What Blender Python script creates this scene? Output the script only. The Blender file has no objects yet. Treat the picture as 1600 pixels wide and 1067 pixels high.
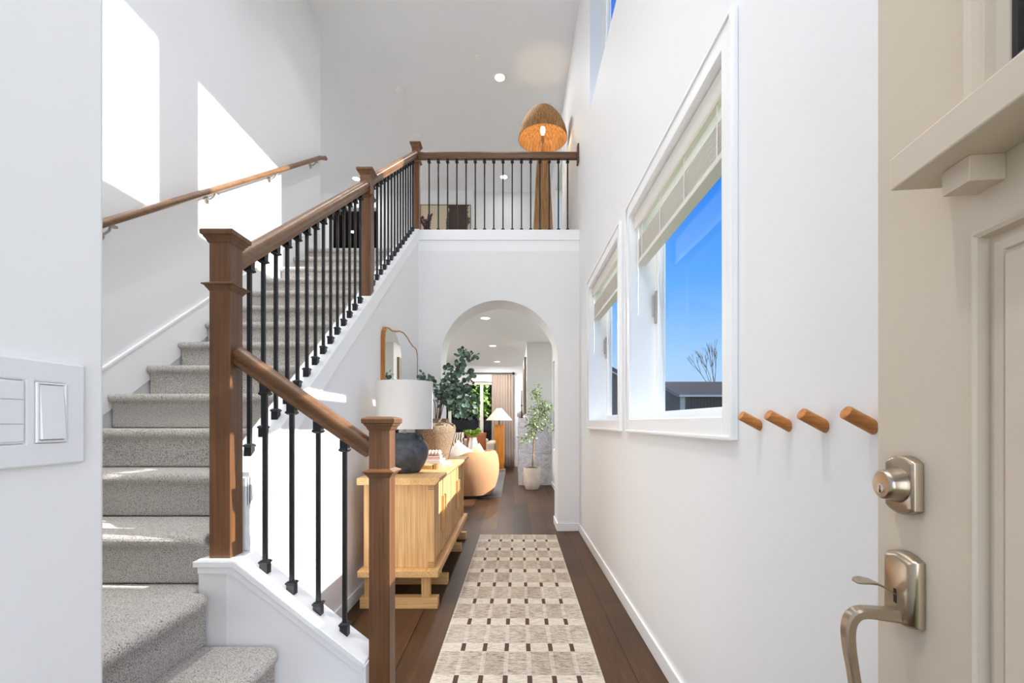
import bpy, bmesh, math, random
from mathutils import Vector, Matrix
random.seed(7)
R = math.radians
C = bpy.context.scene.collection
S = bpy.context.scene

# ------------------------------------------------------------------ camera
H = 1.19
cam = bpy.data.cameras.new('camera')
cam.lens = 16.0; cam.sensor_width = 36.0; cam.sensor_fit = 'HORIZONTAL'
cam.shift_x = -3/1600; cam.shift_y = 126.5/1600
cam.clip_start = 0.02; cam.clip_end = 300
co = bpy.data.objects.new('camera', cam); C.objects.link(co)
co.location = (0, 0, H); co.rotation_euler = (R(90), 0, 0)
S.camera = co

# ------------------------------------------------------------------ colour and light
S.view_settings.view_transform = 'Standard'
S.view_settings.look = 'None'
S.view_settings.gamma = 1
S.view_settings.exposure = 0.06
S.view_settings.use_curve_mapping = False
try:
    S.cycles.use_denoising = True
    S.cycles.max_bounces = 14
    S.cycles.diffuse_bounces = 8
    S.cycles.transparent_max_bounces = 16
    S.cycles.sample_clamp_indirect = 6
    S.cycles.caustics_reflective = False
    S.cycles.caustics_refractive = False
except Exception:
    pass

wd = bpy.data.worlds.new('sky'); S.world = wd
wd.use_nodes = True
wn, wl = wd.node_tree.nodes, wd.node_tree.links
wn.clear()
tc = wn.new('ShaderNodeTexCoord'); sp = wn.new('ShaderNodeSeparateXYZ')
rp = wn.new('ShaderNodeValToRGB'); bg = wn.new('ShaderNodeBackground'); ow = wn.new('ShaderNodeOutputWorld')
wl.new(tc.outputs['Generated'], sp.inputs[0]); wl.new(sp.outputs['Z'], rp.inputs[0])
wl.new(rp.outputs[0], bg.inputs[0]); wl.new(bg.outputs[0], ow.inputs[0])
e = rp.color_ramp.elements
e[0].position = 0.0; e[0].color = (0.50, 0.71, 1.0, 1)
e[1].position = 1.0; e[1].color = (0.03, 0.13, 0.55, 1)
for p, c in ((0.12, (0.38, 0.65, 1.0, 1)), (0.28, (0.10, 0.41, 1.0, 1)), (0.5, (0.002, 0.19, 0.92, 1))):
    q = e.new(p); q.color = c
bg.inputs[1].default_value = 1.0

SUN = Vector((-1, 0.057, -0.537)).normalized()
sl = bpy.data.lights.new('sun', 'SUN'); sl.energy = 11.0; sl.angle = R(0.6); sl.color = (1.0, 0.97, 0.92)
so = bpy.data.objects.new('sun', sl); C.objects.link(so)
so.rotation_euler = SUN.to_track_quat('-Z', 'Y').to_euler(); so.location = (6, 0, 8)

def area(name, loc, size, power, direction, col=(1, 1, 1), sy=None, spread=180):
    l = bpy.data.lights.new(name, 'AREA'); l.energy = power; l.color = col; l.size = size
    l.spread = R(spread)
    if sy: l.shape = 'RECTANGLE'; l.size_y = sy
    o = bpy.data.objects.new(name, l); C.objects.link(o); o.location = loc
    o.rotation_euler = Vector(direction).to_track_quat('-Z', 'Y').to_euler()
    return o
# daylight from the open entrance behind the camera, then added fill lights
area('entrance_daylight', (0.35, -1.7, 1.3), 2.2, 62, (-0.28, 1, -0.03), (0.97, 0.98, 1.0), 2.2)
area('upper_entry_fill', (0.05, -0.15, 4.2), 1.1, 27, (-0.3, 1, -0.8), (0.97, 0.98, 1.0), 2.2)  # added fill high over the entrance; no window is known there

area('living_fill', (-5.1, 8.6, 1.5), 2.8, 120, (1, 0, 0.1), (1, 0.98, 0.95), 1.6)  # added fill to brighten the living room, no real window behind it

area('loft_fill', (-5.0, 7.2, 4.6), 2.0, 20, (1, 0, 0.1), (0.95, 0.97, 1.0), 1.4)  # added fill lifting the loft from its unseen left side

# ------------------------------------------------------------------ mesh helpers
class MB:
    def __init__(s): s.v = []; s.f = []
    def add(s, vs, fs):
        n = len(s.v); s.v += [tuple(v) for v in vs]; s.f += [tuple(i+n for i in f) for f in fs]; return s
    def box(s, x0, x1, y0, y1, z0, z1):
        x0, x1 = sorted((x0, x1)); y0, y1 = sorted((y0, y1)); z0, z1 = sorted((z0, z1))
        return s.add([(x0,y0,z0),(x1,y0,z0),(x1,y1,z0),(x0,y1,z0),(x0,y0,z1),(x1,y0,z1),(x1,y1,z1),(x0,y1,z1)],
                     [(0,3,2,1),(4,5,6,7),(0,1,5,4),(1,2,6,5),(2,3,7,6),(3,0,4,7)])
    def prism(s, poly, axis, a, b):
        """poly of 2-D points; extruded along axis ('x': pts are (y,z); 'y': (x,z); 'z': (x,y))"""
        def P(p, t):
            return {'x': (t, p[0], p[1]), 'y': (p[0], t, p[1]), 'z': (p[0], p[1], t)}[axis]
        n = len(poly)
        return s.add([P(p, a) for p in poly] + [P(p, b) for p in poly],
                     [tuple(range(n)), tuple(range(2*n-1, n-1, -1))] + [(i, (i+1) % n, n+(i+1) % n, n+i) for i in range(n)])
    def sweep(s, path, prof, up=(0, 0, 1), closed=False, scales=None, caps=True):
        """profile (list of (side, up)) swept along a path"""
        path = [Vector(p) for p in path]; n = len(path); m = len(prof); up = Vector(up)
        base = len(s.v)
        for i, p in enumerate(path):
            if closed: t = (path[(i+1) % n] - path[i-1])
            else: t = path[min(i+1, n-1)] - path[max(i-1, 0)]
            t.normalize()
            side = t.cross(up)
            if side.length < 1e-4: side = t.cross(Vector((0, 1, 0.01)))
            side.normalize(); u = side.cross(t).normalized()
            k = scales[i] if scales else 1
            s.v += [tuple(p + side*a*k + u*b*k) for a, b in prof]
        for i in range(n if closed else n-1):
            j = (i+1) % n
            for q in range(m):
                r = (q+1) % m
                s.f.append((base+i*m+q, base+i*m+r, base+j*m+r, base+j*m+q))
        if not closed and caps:
            s.f.append(tuple(base+q for q in range(m))); s.f.append(tuple(base+(n-1)*m+q for q in range(m-1, -1, -1)))
        return s
    def tube(s, path, r, n=10, scales=None, closed=False, up=(0, 0, 1)):
        return s.sweep(path, [(r*math.cos(2*math.pi*i/n), r*math.sin(2*math.pi*i/n)) for i in range(n)], up=up, scales=scales, closed=closed)
    def lathe(s, prof, c=(0, 0, 0), n=32, sx=1, sy=1):
        """prof: (r,z) from bottom to top"""
        base = len(s.v); m = len(prof)
        for i in range(n):
            a = 2*math.pi*i/n
            for r, z in prof: s.v.append((c[0]+r*sx*math.cos(a), c[1]+r*sy*math.sin(a), c[2]+z))
        for i in range(n):
            j = (i+1) % n
            for q in range(m-1):
                s.f.append((base+i*m+q, base+j*m+q, base+j*m+q+1, base+i*m+q+1))
        if prof[0][0] > 1e-3 and prof[-1][0] > 1e-3:
            for i in range(n):
                j = (i+1) % n; s.f.append((base+i*m+m-1, base+j*m+m-1, base+j*m, base+i*m))
            return s
        if prof[0][0] > 1e-5: s.f.append(tuple(base+i*m for i in range(n-1, -1, -1)))
        if prof[-1][0] > 1e-5: s.f.append(tuple(base+i*m+m-1 for i in range(n)))
        return s
    def ellipsoid(s, c, r, n=20, m=12, p=1.0):
        prof = []
        for i in range(m+1):
            a = -math.pi/2 + math.pi*i/m
            prof.append((max(abs(math.cos(a))**p, 0)*1.0, math.copysign(abs(math.sin(a))**p, math.sin(a))*r[2]))
        prof[0] = (0, -r[2]); prof[-1] = (0, r[2])
        return s.lathe(prof, c, n, r[0], r[1])
    def hull_quad(s, a, b, c, d): return s.add([a, b, c, d], [(0, 1, 2, 3)])

def new_mesh(name, mb, mat, smooth=False, merge=True):
    me = bpy.data.meshes.new(name); me.from_pydata(mb.v, [], mb.f); me.validate()
    bm = bmesh.new(); bm.from_mesh(me)
    if merge: bmesh.ops.remove_doubles(bm, verts=bm.verts, dist=1e-6)
    bmesh.ops.recalc_face_normals(bm, faces=bm.faces)
    if smooth:
        for f in bm.faces: f.smooth = True
        for ed in bm.edges:
            if len(ed.link_faces) == 2 and ed.calc_face_angle(0) > R(40): ed.smooth = False
    bm.to_mesh(me); bm.free()
    if mat: me.materials.append(mat)
    return me

def smooth_path(p, n=5):
    out = []
    for i in range(len(p)-1):
        a, b = p[i], p[i+1]; pa = p[max(i-1, 0)]; pb = p[min(i+2, len(p)-1)]
        for k in range(n):
            t = k/n
            out.append(0.5*((2*a)+(b-pa)*t+(2*pa-5*a+4*b-pb)*t*t+(3*a-pa-3*b+pb)*t*t*t))
    out.append(p[-1]); return out
def obj(name, mb, mat, parent=None, smooth=False, bevel=0, seg=2, merge=True):
    me = new_mesh(name, mb, mat, smooth, merge)
    o = bpy.data.objects.new(name, me); C.objects.link(o)
    if parent is not None:
        root = parent; off = Vector((0, 0, 0))
        while root is not None: off = off + Vector(root.location); root = root.parent
        me.transform(Matrix.Translation(-off)); o.parent = parent
    if bevel:
        b = o.modifiers.new('bevel', 'BEVEL'); b.width = bevel; b.segments = seg; b.limit_method = 'ANGLE'; b.angle_limit = R(35)
        b.harden_normals = False
    return o

def thing(name, label, cat, loc=(0, 0, 0), group=None):
    o = bpy.data.objects.new(name, None); C.objects.link(o); o.location = loc; o.empty_display_size = 0.1
    o['label'] = label; o['category'] = cat
    if group: o['group'] = group
    return o
def tag(o, label, cat, group=None, kind=None):
    o['label'] = label; o['category'] = cat
    if group: o['group'] = group
    if kind: o['kind'] = kind
    return o
def pivot(o, loc):
    """move a single-mesh thing's origin to its base"""
    o.data.transform(Matrix.Translation(-Vector(loc))); o.location = loc; return o
def struct(o, label, cat):
    o['kind'] = 'structure'; o['label'] = label; o['category'] = cat; return o
def sroot(name, label, cat, loc=(0, 0, 0)):
    o = thing(name, label, cat, loc); o['kind'] = 'structure'; return o
def dup(root, loc, rotz=None, label=None):
    r = root.copy(); C.objects.link(r); r.location = loc
    if rotz is not None: r.rotation_euler = (0, 0, rotz)
    if label: r['label'] = label
    for ch in list(root.children):
        c = ch.copy(); C.objects.link(c); c.parent = r
        for g in ch.children:
            d = g.copy(); C.objects.link(d); d.parent = c
    return r

# ------------------------------------------------------------------ material helpers
def lin(rgb):
    return tuple(((c/255)/12.92 if c/255 <= 0.04045 else ((c/255+0.055)/1.055)**2.4) for c in rgb) + (1,)
class M:
    def __init__(s, name, rgb=(200, 200, 200), rough=0.5, metal=0.0, spec=None):
        s.m = bpy.data.materials.new(name); s.m.use_nodes = True
        s.n = s.m.node_tree.nodes; s.l = s.m.node_tree.links
        s.b = s.n['Principled BSDF']
        s.b.inputs['Base Color'].default_value = lin(rgb); s.b.inputs['Roughness'].default_value = rough
        s.b.inputs['Metallic'].default_value = metal
        if spec is not None: s.b.inputs['Specular IOR Level'].default_value = spec
    def node(s, t, **k):
        x = s.n.new(t)
        for a, b in k.items(): setattr(x, a, b)
        return x
    def coord(s, scale=(1, 1, 1), rot=(0, 0, 0), kind='Object'):
        t = s.node('ShaderNodeTexCoord'); mp = s.node('ShaderNodeMapping')
        mp.inputs['Scale'].default_value = scale; mp.inputs['Rotation'].default_value = rot
        s.l.new(t.outputs[kind], mp.inputs['Vector']); return mp.outputs[0]
    def noise(s, vec, scale=5, detail=3, rough=0.5, dist=0):
        x = s.node('ShaderNodeTexNoise'); x.inputs['Scale'].default_value = scale; x.inputs['Detail'].default_value = detail
        x.inputs['Roughness'].default_value = rough; x.inputs['Distortion'].default_value = dist
        s.l.new(vec, x.inputs['Vector']); return x.outputs['Fac']
    def ramp(s, fac, stops, interp='LINEAR'):
        x = s.node('ShaderNodeValToRGB'); x.color_ramp.interpolation = interp
        el = x.color_ramp.elements
        while len(el) < len(stops): el.new(0.5)
        for q, (p, c) in zip(el, stops): q.position = p; q.color = lin(c)
        s.l.new(fac, x.inputs[0]); return x.outputs[0]
    def math(s, op, a, b=0, clamp=False):
        x = s.node('ShaderNodeMath', operation=op, use_clamp=clamp)
        for i, q in enumerate((a, b)):
            if isinstance(q, (int, float)): x.inputs[i].default_value = q
            else: s.l.new(q, x.inputs[i])
        return x.outputs[0]
    def mix(s, fac, a, b, mode='MIX'):
        x = s.node('ShaderNodeMix', data_type='RGBA', blend_type=mode)
        for i, q in ((0, fac), (6, a), (7, b)):
            if isinstance(q, (int, float)): x.inputs[i].default_value = q
            elif isinstance(q, tuple): x.inputs[i].default_value = q
            else: s.l.new(q, x.inputs[i])
        return x.outputs[2]
    def color(s, out): s.l.new(out, s.b.inputs['Base Color']); return s
    def bump(s, h, strength=0.3, dist=0.01):
        x = s.node('ShaderNodeBump'); x.inputs['Strength'].default_value = strength; x.inputs['Distance'].default_value = dist
        s.l.new(h, x.inputs['Height']); s.l.new(x.outputs[0], s.b.inputs['Normal']); return s

def paint(name, rgb, rough=0.6, bump=0.04):
    m = M(name, rgb, rough, spec=0.3); v = m.coord()
    m.bump(m.noise(v, 160, 2), bump, 0.002); return m.m
WALL = paint('wall_paint', (234, 235, 236))
CEIL = paint('ceiling_paint', (236, 238, 241), 0.7)
TRIM = paint('trim_paint', (243, 245, 246), 0.35, 0.01)
VINYL = paint('window_vinyl', (236, 238, 238), 0.35, 0.0)
PLASTIC = M('switch_plastic', (226, 227, 230), 0.3).m
BLIND = M('blind_white', (224, 221, 214), 0.45).m
STONEUP = paint('chimney_paint', (214, 214, 214))

def wood(name, cols, axis='z', scale=1.0, rough=0.4, fine=60, coat=0.0):
    m = M(name, cols[0], rough)
    k = {'x': (1.2, 14, 14), 'y': (14, 1.2, 14), 'z': (14, 14, 1.2)}[axis]
    v = m.coord(tuple(q*scale for q in k))
    a = m.noise(v, 1.2, 5, 0.6, 1.2)
    c1 = m.ramp(a, [(0.25, cols[0]), (0.5, cols[1]), (0.75, cols[2])])
    k2 = {'x': (3, fine*2, fine*2), 'y': (fine*2, 3, fine*2), 'z': (fine*2, fine*2, 3)}[axis]
    b = m.noise(m.coord(k2), 1.0, 2)
    c2 = m.ramp(b, [(0.3, (205, 200, 195)), (0.6, (255, 255, 255))])
    m.color(m.mix(0.8, c1, c2, 'MULTIPLY'))
    m.bump(b, 0.06, 0.002)
    if coat: m.b.inputs['Coat Weight'].default_value = coat
    return m.m
NEWEL = wood('stained_maple_upright', [(94, 60, 33), (107, 71, 41), (120, 82, 50)], 'z', rough=0.38)
RAILY = wood('stained_maple_rail', [(106, 72, 43), (119, 84, 52), (132, 96, 63)], 'y', rough=0.33)
RAILX = wood('stained_maple_cross_rail', [(94, 61, 35), (106, 72, 42), (118, 83, 52)], 'x', rough=0.33)
OAKZ = wood('pale_oak_upright', [(206, 160, 102), (214, 170, 113), (222, 182, 127)], 'z', 0.45, rough=0.5)
OAKY = wood('pale_oak_long', [(206, 160, 102), (214, 170, 113), (222, 182, 127)], 'y', 0.45, rough=0.5)
OAKX = wood('pale_oak_cross', [(206, 160, 102), (214, 170, 113), (222, 182, 127)], 'x', 0.45, rough=0.5)
AMBER = wood('amber_wood', [(168, 104, 40), (186, 118, 48), (200, 132, 60)], 'z', 1.0, rough=0.35)
PEGW = wood('honey_peg_wood', [(186, 116, 52), (202, 132, 64), (214, 146, 78)], 'x', 3.0, rough=0.45)
IRON = M('black_iron', (26, 28, 32), 0.38, 0.25).m
DARK = M('dark_joinery', (92, 58, 28), 0.6).m

def carpet():
    m = M('loop_carpet', (196, 190, 182), 0.95, spec=0.1)
    v = m.coord()
    n1 = m.noise(v, 230, 2, 0.7); n2 = m.noise(v, 60, 3, 0.6); n3 = m.noise(v, 460, 1)
    f = m.math('ADD', m.math('MULTIPLY', n1, 0.85), m.math('MULTIPLY', n2, 0.15))
    c = m.ramp(f, [(0.36, (112, 102, 92)), (0.44, (190, 183, 174)), (0.52, (220, 215, 208)), (0.66, (238, 235, 230))])
    m.color(c)
    m.bump(m.math('ADD', n1, m.math('MULTIPLY', n3, 0.4)), 0.8, 0.010)
    m.b.inputs['Sheen Weight'].default_value = 0.3
    return m.m
CARPET = carpet()

def planks():
    m = M('walnut_planks', (84, 68, 56), 0.35)
    v = m.coord(rot=(0, 0, R(90)))
    def br(c1, c2, mort):
        b = m.node('ShaderNodeTexBrick'); b.offset = 0.37; b.squash = 1
        b.inputs['Scale'].default_value = 1; b.inputs['Brick Width'].default_value = 1.5; b.inputs['Row Height'].default_value = 0.19
        b.inputs['Mortar Size'].default_value = 0.0026; b.inputs['Mortar Smooth'].default_value = 0.2; b.inputs['Bias'].default_value = 0.0
        b.inputs['Color1'].default_value = lin(c1); b.inputs['Color2'].default_value = lin(c2); b.inputs['Mortar'].default_value = lin(mort)
        m.l.new(v, b.inputs['Vector']); return b
    b = br((108, 82, 60), (68, 52, 40), (26, 20, 16))
    g = m.noise(m.coord((22, 1.6, 22)), 1.5, 5, 0.65, 1.5)
    c = m.ramp(g, [(0.25, (170, 158, 148)), (0.5, (220, 212, 204)), (0.75, (255, 250, 244))])
    big = m.noise(m.coord((3, 1.1, 1)), 1.2, 3)
    c3 = m.ramp(big, [(0.3, (205, 200, 196)), (0.6, (255, 246, 234))])
    m.color(m.mix(1.0, m.mix(1.0, b.outputs['Color'], c, 'MULTIPLY'), c3, 'MULTIPLY'))
    m.bump(m.math('ADD', m.math('MULTIPLY', b.outputs['Fac'], -1.0), m.math('MULTIPLY', g, 0.25)), 0.25, 0.003)
    m.b.inputs['Specular IOR Level'].default_value = 0.2
    rr = m.node('ShaderNodeMapRange'); rr.inputs[3].default_value = 0.34; rr.inputs[4].default_value = 0.52
    m.l.new(g, rr.inputs[0]); m.l.new(rr.outputs[0], m.b.inputs['Roughness'])
    return m.m
PLANK = planks()

def glass_mat(name, tint=(1, 1, 1, 1), refl=1.0):
    m = bpy.data.materials.new(name); m.use_nodes = True; n = m.node_tree.nodes; l = m.node_tree.links; n.clear()
    o = n.new('ShaderNodeOutputMaterial'); t = n.new('ShaderNodeBsdfTransparent'); g = n.new('ShaderNodeBsdfGlossy')
    g.inputs['Roughness'].default_value = 0.01; t.inputs['Color'].default_value = tint
    fr = n.new('ShaderNodeLayerWeight'); fr.inputs['Blend'].default_value = 0.5
    pw = n.new('ShaderNodeMath'); pw.operation = 'POWER'; pw.inputs[1].default_value = 4.5
    mu = n.new('ShaderNodeMath'); mu.operation = 'MULTIPLY_ADD'; mu.inputs[1].default_value = 0.9*refl; mu.inputs[2].default_value = 0.03*refl
    l.new(fr.outputs['Facing'], pw.inputs[0])
    mx = n.new('ShaderNodeMixShader'); l.new(pw.outputs[0], mu.inputs[0]); l.new(mu.outputs[0], mx.inputs[0])
    l.new(t.outputs[0], mx.inputs[1]); l.new(g.outputs[0], mx.inputs[2]); l.new(mx.outputs[0], o.inputs[0])
    return m
GLASS = glass_mat('window_glass', refl=0.22)

def emit(name, rgb, strength):
    m = M(name, rgb, 0.4); m.b.inputs['Emission Color'].default_value = lin(rgb); m.b.inputs['Emission Strength'].default_value = strength
    return m.m
LAMPON = emit('lit_diffuser', (255, 246, 232), 9.0)
BULBON = bpy.data.materials.new('lit_bulb'); BULBON.use_nodes = True
_n = BULBON.node_tree.nodes; _l = BULBON.node_tree.links; _n.clear()
_o = _n.new('ShaderNodeOutputMaterial'); _e = _n.new('ShaderNodeEmission'); _t = _n.new('ShaderNodeBsdfTransparent'); _a = _n.new('ShaderNodeAddShader')
_e.inputs[0].default_value = lin((255, 214, 150)); _e.inputs[1].default_value = 8.0
_l.new(_e.outputs[0], _a.inputs[0]); _l.new(_t.outputs[0], _a.inputs[1]); _l.new(_a.outputs[0], _o.inputs[0])

# ------------------------------------------------------------------ room constants
XR = 0.72; XRo = 0.92; XL = -2.28; ZC = 5.83; ZF = 3.088; RISE = 0.193; RUN = 0.267
YA = 5.0; YA2 = 5.4; YB = 12.3; ZL = 2.74; YLB = 9.2; YLE = 5.36
XS0, XS1 = -1.15, -1.05       # stair wall
YS = 0.59                     # end of the stub wall

def wall_holes(plane, a0, a1, u0, u1, z0, z1, holes):
    """wall slab with rectangular openings. plane 'x': thickness a0..a1 in x, u = y; plane 'y': thickness in y, u = x"""
    us = sorted({u0, u1, *[h[0] for h in holes], *[h[1] for h in holes]}); zs = sorted({z0, z1, *[h[2] for h in holes], *[h[3] for h in holes]})
    us = [u for u in us if u0 <= u <= u1]; zs = [z for z in zs if z0 <= z <= z1]
    def solid(i, j):
        if i < 0 or j < 0 or i >= len(us)-1 or j >= len(zs)-1: return False
        cu = (us[i]+us[i+1])/2; cz = (zs[j]+zs[j+1])/2
        return not any(h[0] < cu < h[1] and h[2] < cz < h[3] for h in holes)
    def P(a, u, z): return (a, u, z) if plane == 'x' else (u, a, z)
    mb = MB()
    for i in range(len(us)-1):
        for j in range(len(zs)-1):
            if not solid(i, j): continue
            ua, ub, za, zb = us[i], us[i+1], zs[j], zs[j+1]
            for a in (a0, a1): mb.add([P(a, ua, za), P(a, ub, za), P(a, ub, zb), P(a, ua, zb)], [(0, 1, 2, 3)])
            for di, dj, q in ((-1, 0, (ua, za, ua, zb)), (1, 0, (ub, za, ub, zb)), (0, -1, (ua, za, ub, za)), (0, 1, (ua, zb, ub, zb))):
                if not solid(i+di, j+dj):
                    mb.add([P(a0, q[0], q[1]), P(a1, q[0], q[1]), P(a1, q[2], q[3]), P(a0, q[2], q[3])], [(0, 1, 2, 3)])
    return mb

WB = (1.537, 2.78, 1.21, 2.45); WA = (3.09, 4.27, 1.21, 2.45)
UB = (1.547, 2.78, 4.16, 5.40); UA = (3.07, 4.32, 4.16, 5.40)
WLV = (6.3, 8.45, 0.70, 2.30); WLV2 = (10.75, 11.9, 0.70, 2.30); WLO = (6.6, 7.66, 3.75, 5.10)
struct(obj('wall_right', wall_holes('x', XR, XRo, -0.35, YB+0.15, 0, ZC, [WB, WA, UB, UA, WLV, WLV2, WLO]), WALL),
       'tall white right wall pierced by windows', 'wall')
struct(obj('wall_left', MB().box(XL-0.15, XL, YS, YLE, 0, ZC), WALL), 'tall white wall beside the staircase carrying the handrail', 'wall')
# stub wall with the light switches, and the closet wall behind it closing the stair bay
struct(obj('wall_entry', MB().prism([(-0.65, -0.35), (-0.53, -0.35), (-0.53, YS), (XL-0.15, YS), (XL-0.15, YS-0.12), (-0.65, YS-0.12)], 'z', 0, ZC), WALL, bevel=0.006),
       'white near wall at left edge with the light switches', 'wall')
struct(obj('wall_front', wall_holes('y', -0.35, -0.2, -0.53, XR, 0, ZC, [(-0.47, 0.47, -1, 2.06), (-0.47, 0.47, 2.6, 5.3)]), WALL),  # upper opening is invented to let in more sky light
       'white front wall around the entrance behind the viewer', 'wall')
# lower floor and upper floor
struct(obj('floor', MB().box(-5.2, XR, -0.35, YB+0.1, -0.12, 0), PLANK), 'brown hardwood plank floor', 'floor')
fl = MB().box(-5.2, XR, YA+0.13, YLB+3.2, ZL, ZF).box(-5.2, XS0, 4.965, YA+0.13, ZL, ZF)
struct(obj('floor_upper', fl, CARPET), 'carpeted floor of the upstairs loft', 'floor')
struct(obj('ceiling_lower', MB().box(-5.2, XR, YA2, YB, ZL-0.02, ZL-0.002), CEIL), 'white ceiling of the living room beyond the arch', 'ceiling')
struct(obj('ceiling', MB().box(-5.2, XRo, -0.35, YB+0.15, ZC, ZC+0.12), CEIL), 'high white ceiling over hall and loft', 'ceiling')

# arch wall
AC, AR, AZ = -0.16, 0.642, 1.89
def arch_wall():
    mb = MB(); n = 40
    arc = [(AC+AR, 0)] + [(AC+AR*math.cos(math.pi*i/n), AZ+AR*math.sin(math.pi*i/n)) for i in range(n+1)] + [(AC-AR, 0)]
    x0, x1, zt = XS1, XR, ZF-0.02
    outer = [(x1, 0)] + [(x1 if i < n/4 else (x0 if i > 3*n/4 else x1+(x0-x1)*(i-n/4)/(n/2)), None) for i in range(n+1)] + [(x0, 0)]
    out = []
    for i, (x, z) in enumerate(outer):
        if z is None:
            k = i-1
            z = AZ+(zt-AZ)*min(k/(n/4), 1) if k < n/2 else AZ+(zt-AZ)*min((n-k)/(n/4), 1)
        out.append((x, z))
    m = len(arc)
    for y in (YA, YA2):
        b = len(mb.v)
        mb.v += [(p[0], y, p[1]) for p in arc] + [(p[0], y, p[1]) for p in out]
        for i in range(m-1): mb.f.append((b+i, b+i+1, b+m+i+1, b+m+i))
    for i in range(m-1):
        mb.f.append((i, i+1, 2*m+i+1, 2*m+i)); mb.f.append((m+i, m+i+1, 3*m+i+1, 3*m+i))
    return mb
struct(obj('wall_arch', arch_wall(), WALL, smooth=True), 'white wall with the round-topped archway under the balcony', 'wall')
tb = MB().box(XS0, XR, YA-0.012, YA+0.14, 3.19, 3.305).box(XS1-0.1, XR, YA, YA+0.12, ZF-0.02, 3.19)
struct(obj('trim_1', tb, TRIM, bevel=0.004), 'white curb capping the balcony edge', 'trim')

# stair wall with sloped top
CURB = lambda y: 0.985 + 0.723*(y-1.80)
sw = MB().prism([(1.66, 0), (1.66, 0.665), (1.80, 0.665), (1.80, CURB(1.80)), (YA, CURB(YA)), (YA, 0)], 'x', XS0, XS1)
struct(obj('wall_stair', sw, WALL), 'white hall wall under the stair with sloping top', 'wall')
lc = MB().prism([(XS1, 0), (XS1, 0.665), (-1.02, 0.665), (-0.54, 0.29), (-0.54, 0)], 'y', 1.66, 1.76)
struct(obj('wall_curb', lc, TRIM), 'low white sloping curb wall beside the bottom steps', 'wall')
# caps and skirts
cap = MB()
d = 0.022
cap.prism([(1.785, CURB(1.785)-0.0), (1.785, CURB(1.785)+d), (YA-0.012, CURB(YA-0.012)+d), (YA-0.012, CURB(YA-0.012))], 'x', XS0-0.012, XS1+0.014)
cap.prism([(1.787, CURB(1.787)-0.115), (1.787, CURB(1.787)), (YA-0.012, CURB(YA-0.012)), (YA-0.012, CURB(YA-0.012)-0.115)], 'x', XS1, XS1+0.009)
cap.box(XS0-0.004, XS1+0.009, 1.787, 1.80, 0.687, 1.0)
cap.box(XS0+0.02, XS1+0.002, 1.779, 1.787, 0.69, 0.975)
struct(obj('trim_2', cap, TRIM, bevel=0.003), 'white sloping cap board on top of the stair wall', 'trim')
cap = MB()
top = [(XS0-0.012, 0.665), (XS0-0.012, 0.687), (-1.012, 0.687), (-0.54, 0.318), (-0.54, 0.292), (-1.02, 0.665)]
cap.prism(top, 'y', 1.644, 1.785)
cap.prism([(XS0, 0.64), (XS0, 0.665), (-1.02, 0.665), (-0.54, 0.29), (-0.54, 0.262), (-1.03, 0.64)], 'y', 1.651, 1.66)
cap.box(-0.548, -0.536, 1.644, 1.785, 0.0, 0.31)
struct(obj('trim_3', cap, TRIM, bevel=0.003), 'white moulded cap on the low curb by the bottom steps', 'trim')

# left wall skirt board
nose = lambda y: 8*RISE + 0.723*(y-2.80)
sk = MB().prism([(1.55, 0.55), (1.55, 0.72), (1.75, 0.93), (4.96, nose(4.96)+0.125), (5.36, 3.2), (5.36, 3.0), (4.9, 2.9)], 'x', XL, XL+0.012)
sk.prism([(1.75, 0.93), (1.75, 0.95), (4.96, nose(4.96)+0.145), (4.96, nose(4.96)+0.125)], 'x', XL, XL+0.018)
struct(obj('trim_4', sk, TRIM, bevel=0.003), 'white skirt board rising along the stairs on the left wall', 'trim')

# back rooms
struct(obj('wall_back', wall_holes('y', YB, YB+0.15, -5.2, XR, 0, ZL, [(-2.6, -0.15, 0.0, 2.29)]), WALL), 'cream far wall of the living room around the patio door', 'wall')
struct(obj('wall_living', MB().box(-5.3, -5.2, YA, YB+0.1, 0, ZC), WALL), 'white left wall of the living room', 'wall')
struct(obj('wall_living_front', MB().box(-5.2, XS0, YA, YA+0.12, 0, ZL), WALL), 'white wall behind the stairs facing the living room', 'wall')
DW = (-3.71, -2.78, 0, ZF+2.44)
struct(obj('wall_loft', wall_holes('y', YLB, YLB+0.15, -5.2, -2.0, ZF, ZC, [(-3.71, -2.78, ZF-1, ZF+2.44)]), WALL), 'loft wall with the dark doorway', 'wall')
struct(obj('wall_loft_back', MB().box(-2.0, -0.815, YLB-0.1, YLB+0.15, ZF, ZC).box(-0.815, XR, YLB, YLB+0.15, ZF, ZC), WALL), 'loft back wall behind the balcony railing', 'wall')
struct(obj('wall_loft_hall', MB().box(-5.2, XL-0.15, YLE-0.12, YLE, ZF, ZC), WALL), 'loft wall running left from the stair head', 'wall')
BROWN = paint('dark_brown_paint', (74, 60, 52), 0.5)
db = MB().box(-4.9, -4.8, YLB+0.15, 12.2, ZF, ZC).box(-2.3, -2.2, YLB+0.15, 12.2, ZF, ZC).box(-4.9, -2.2, 12.2, 12.3, ZF, ZC)
db.box(-4.8, -2.3, YLB+0.15, 12.2, ZC-0.03, ZC-0.005)
struct(obj('wall_bedroom', db, BROWN), 'dark brown room behind the loft doorway', 'wall')
cs = MB()
for x in (-3.71-0.075, -2.78): cs.box(x, x+0.075, YLB-0.015, YLB, ZF, ZF+2.44)
cs.box(-3.785, -2.705, YLB-0.015, YLB, ZF+2.44, ZF+2.52)
struct(obj('trim_5', cs, TRIM, bevel=0.003), 'white casing around the dark loft doorway', 'trim')

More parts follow.
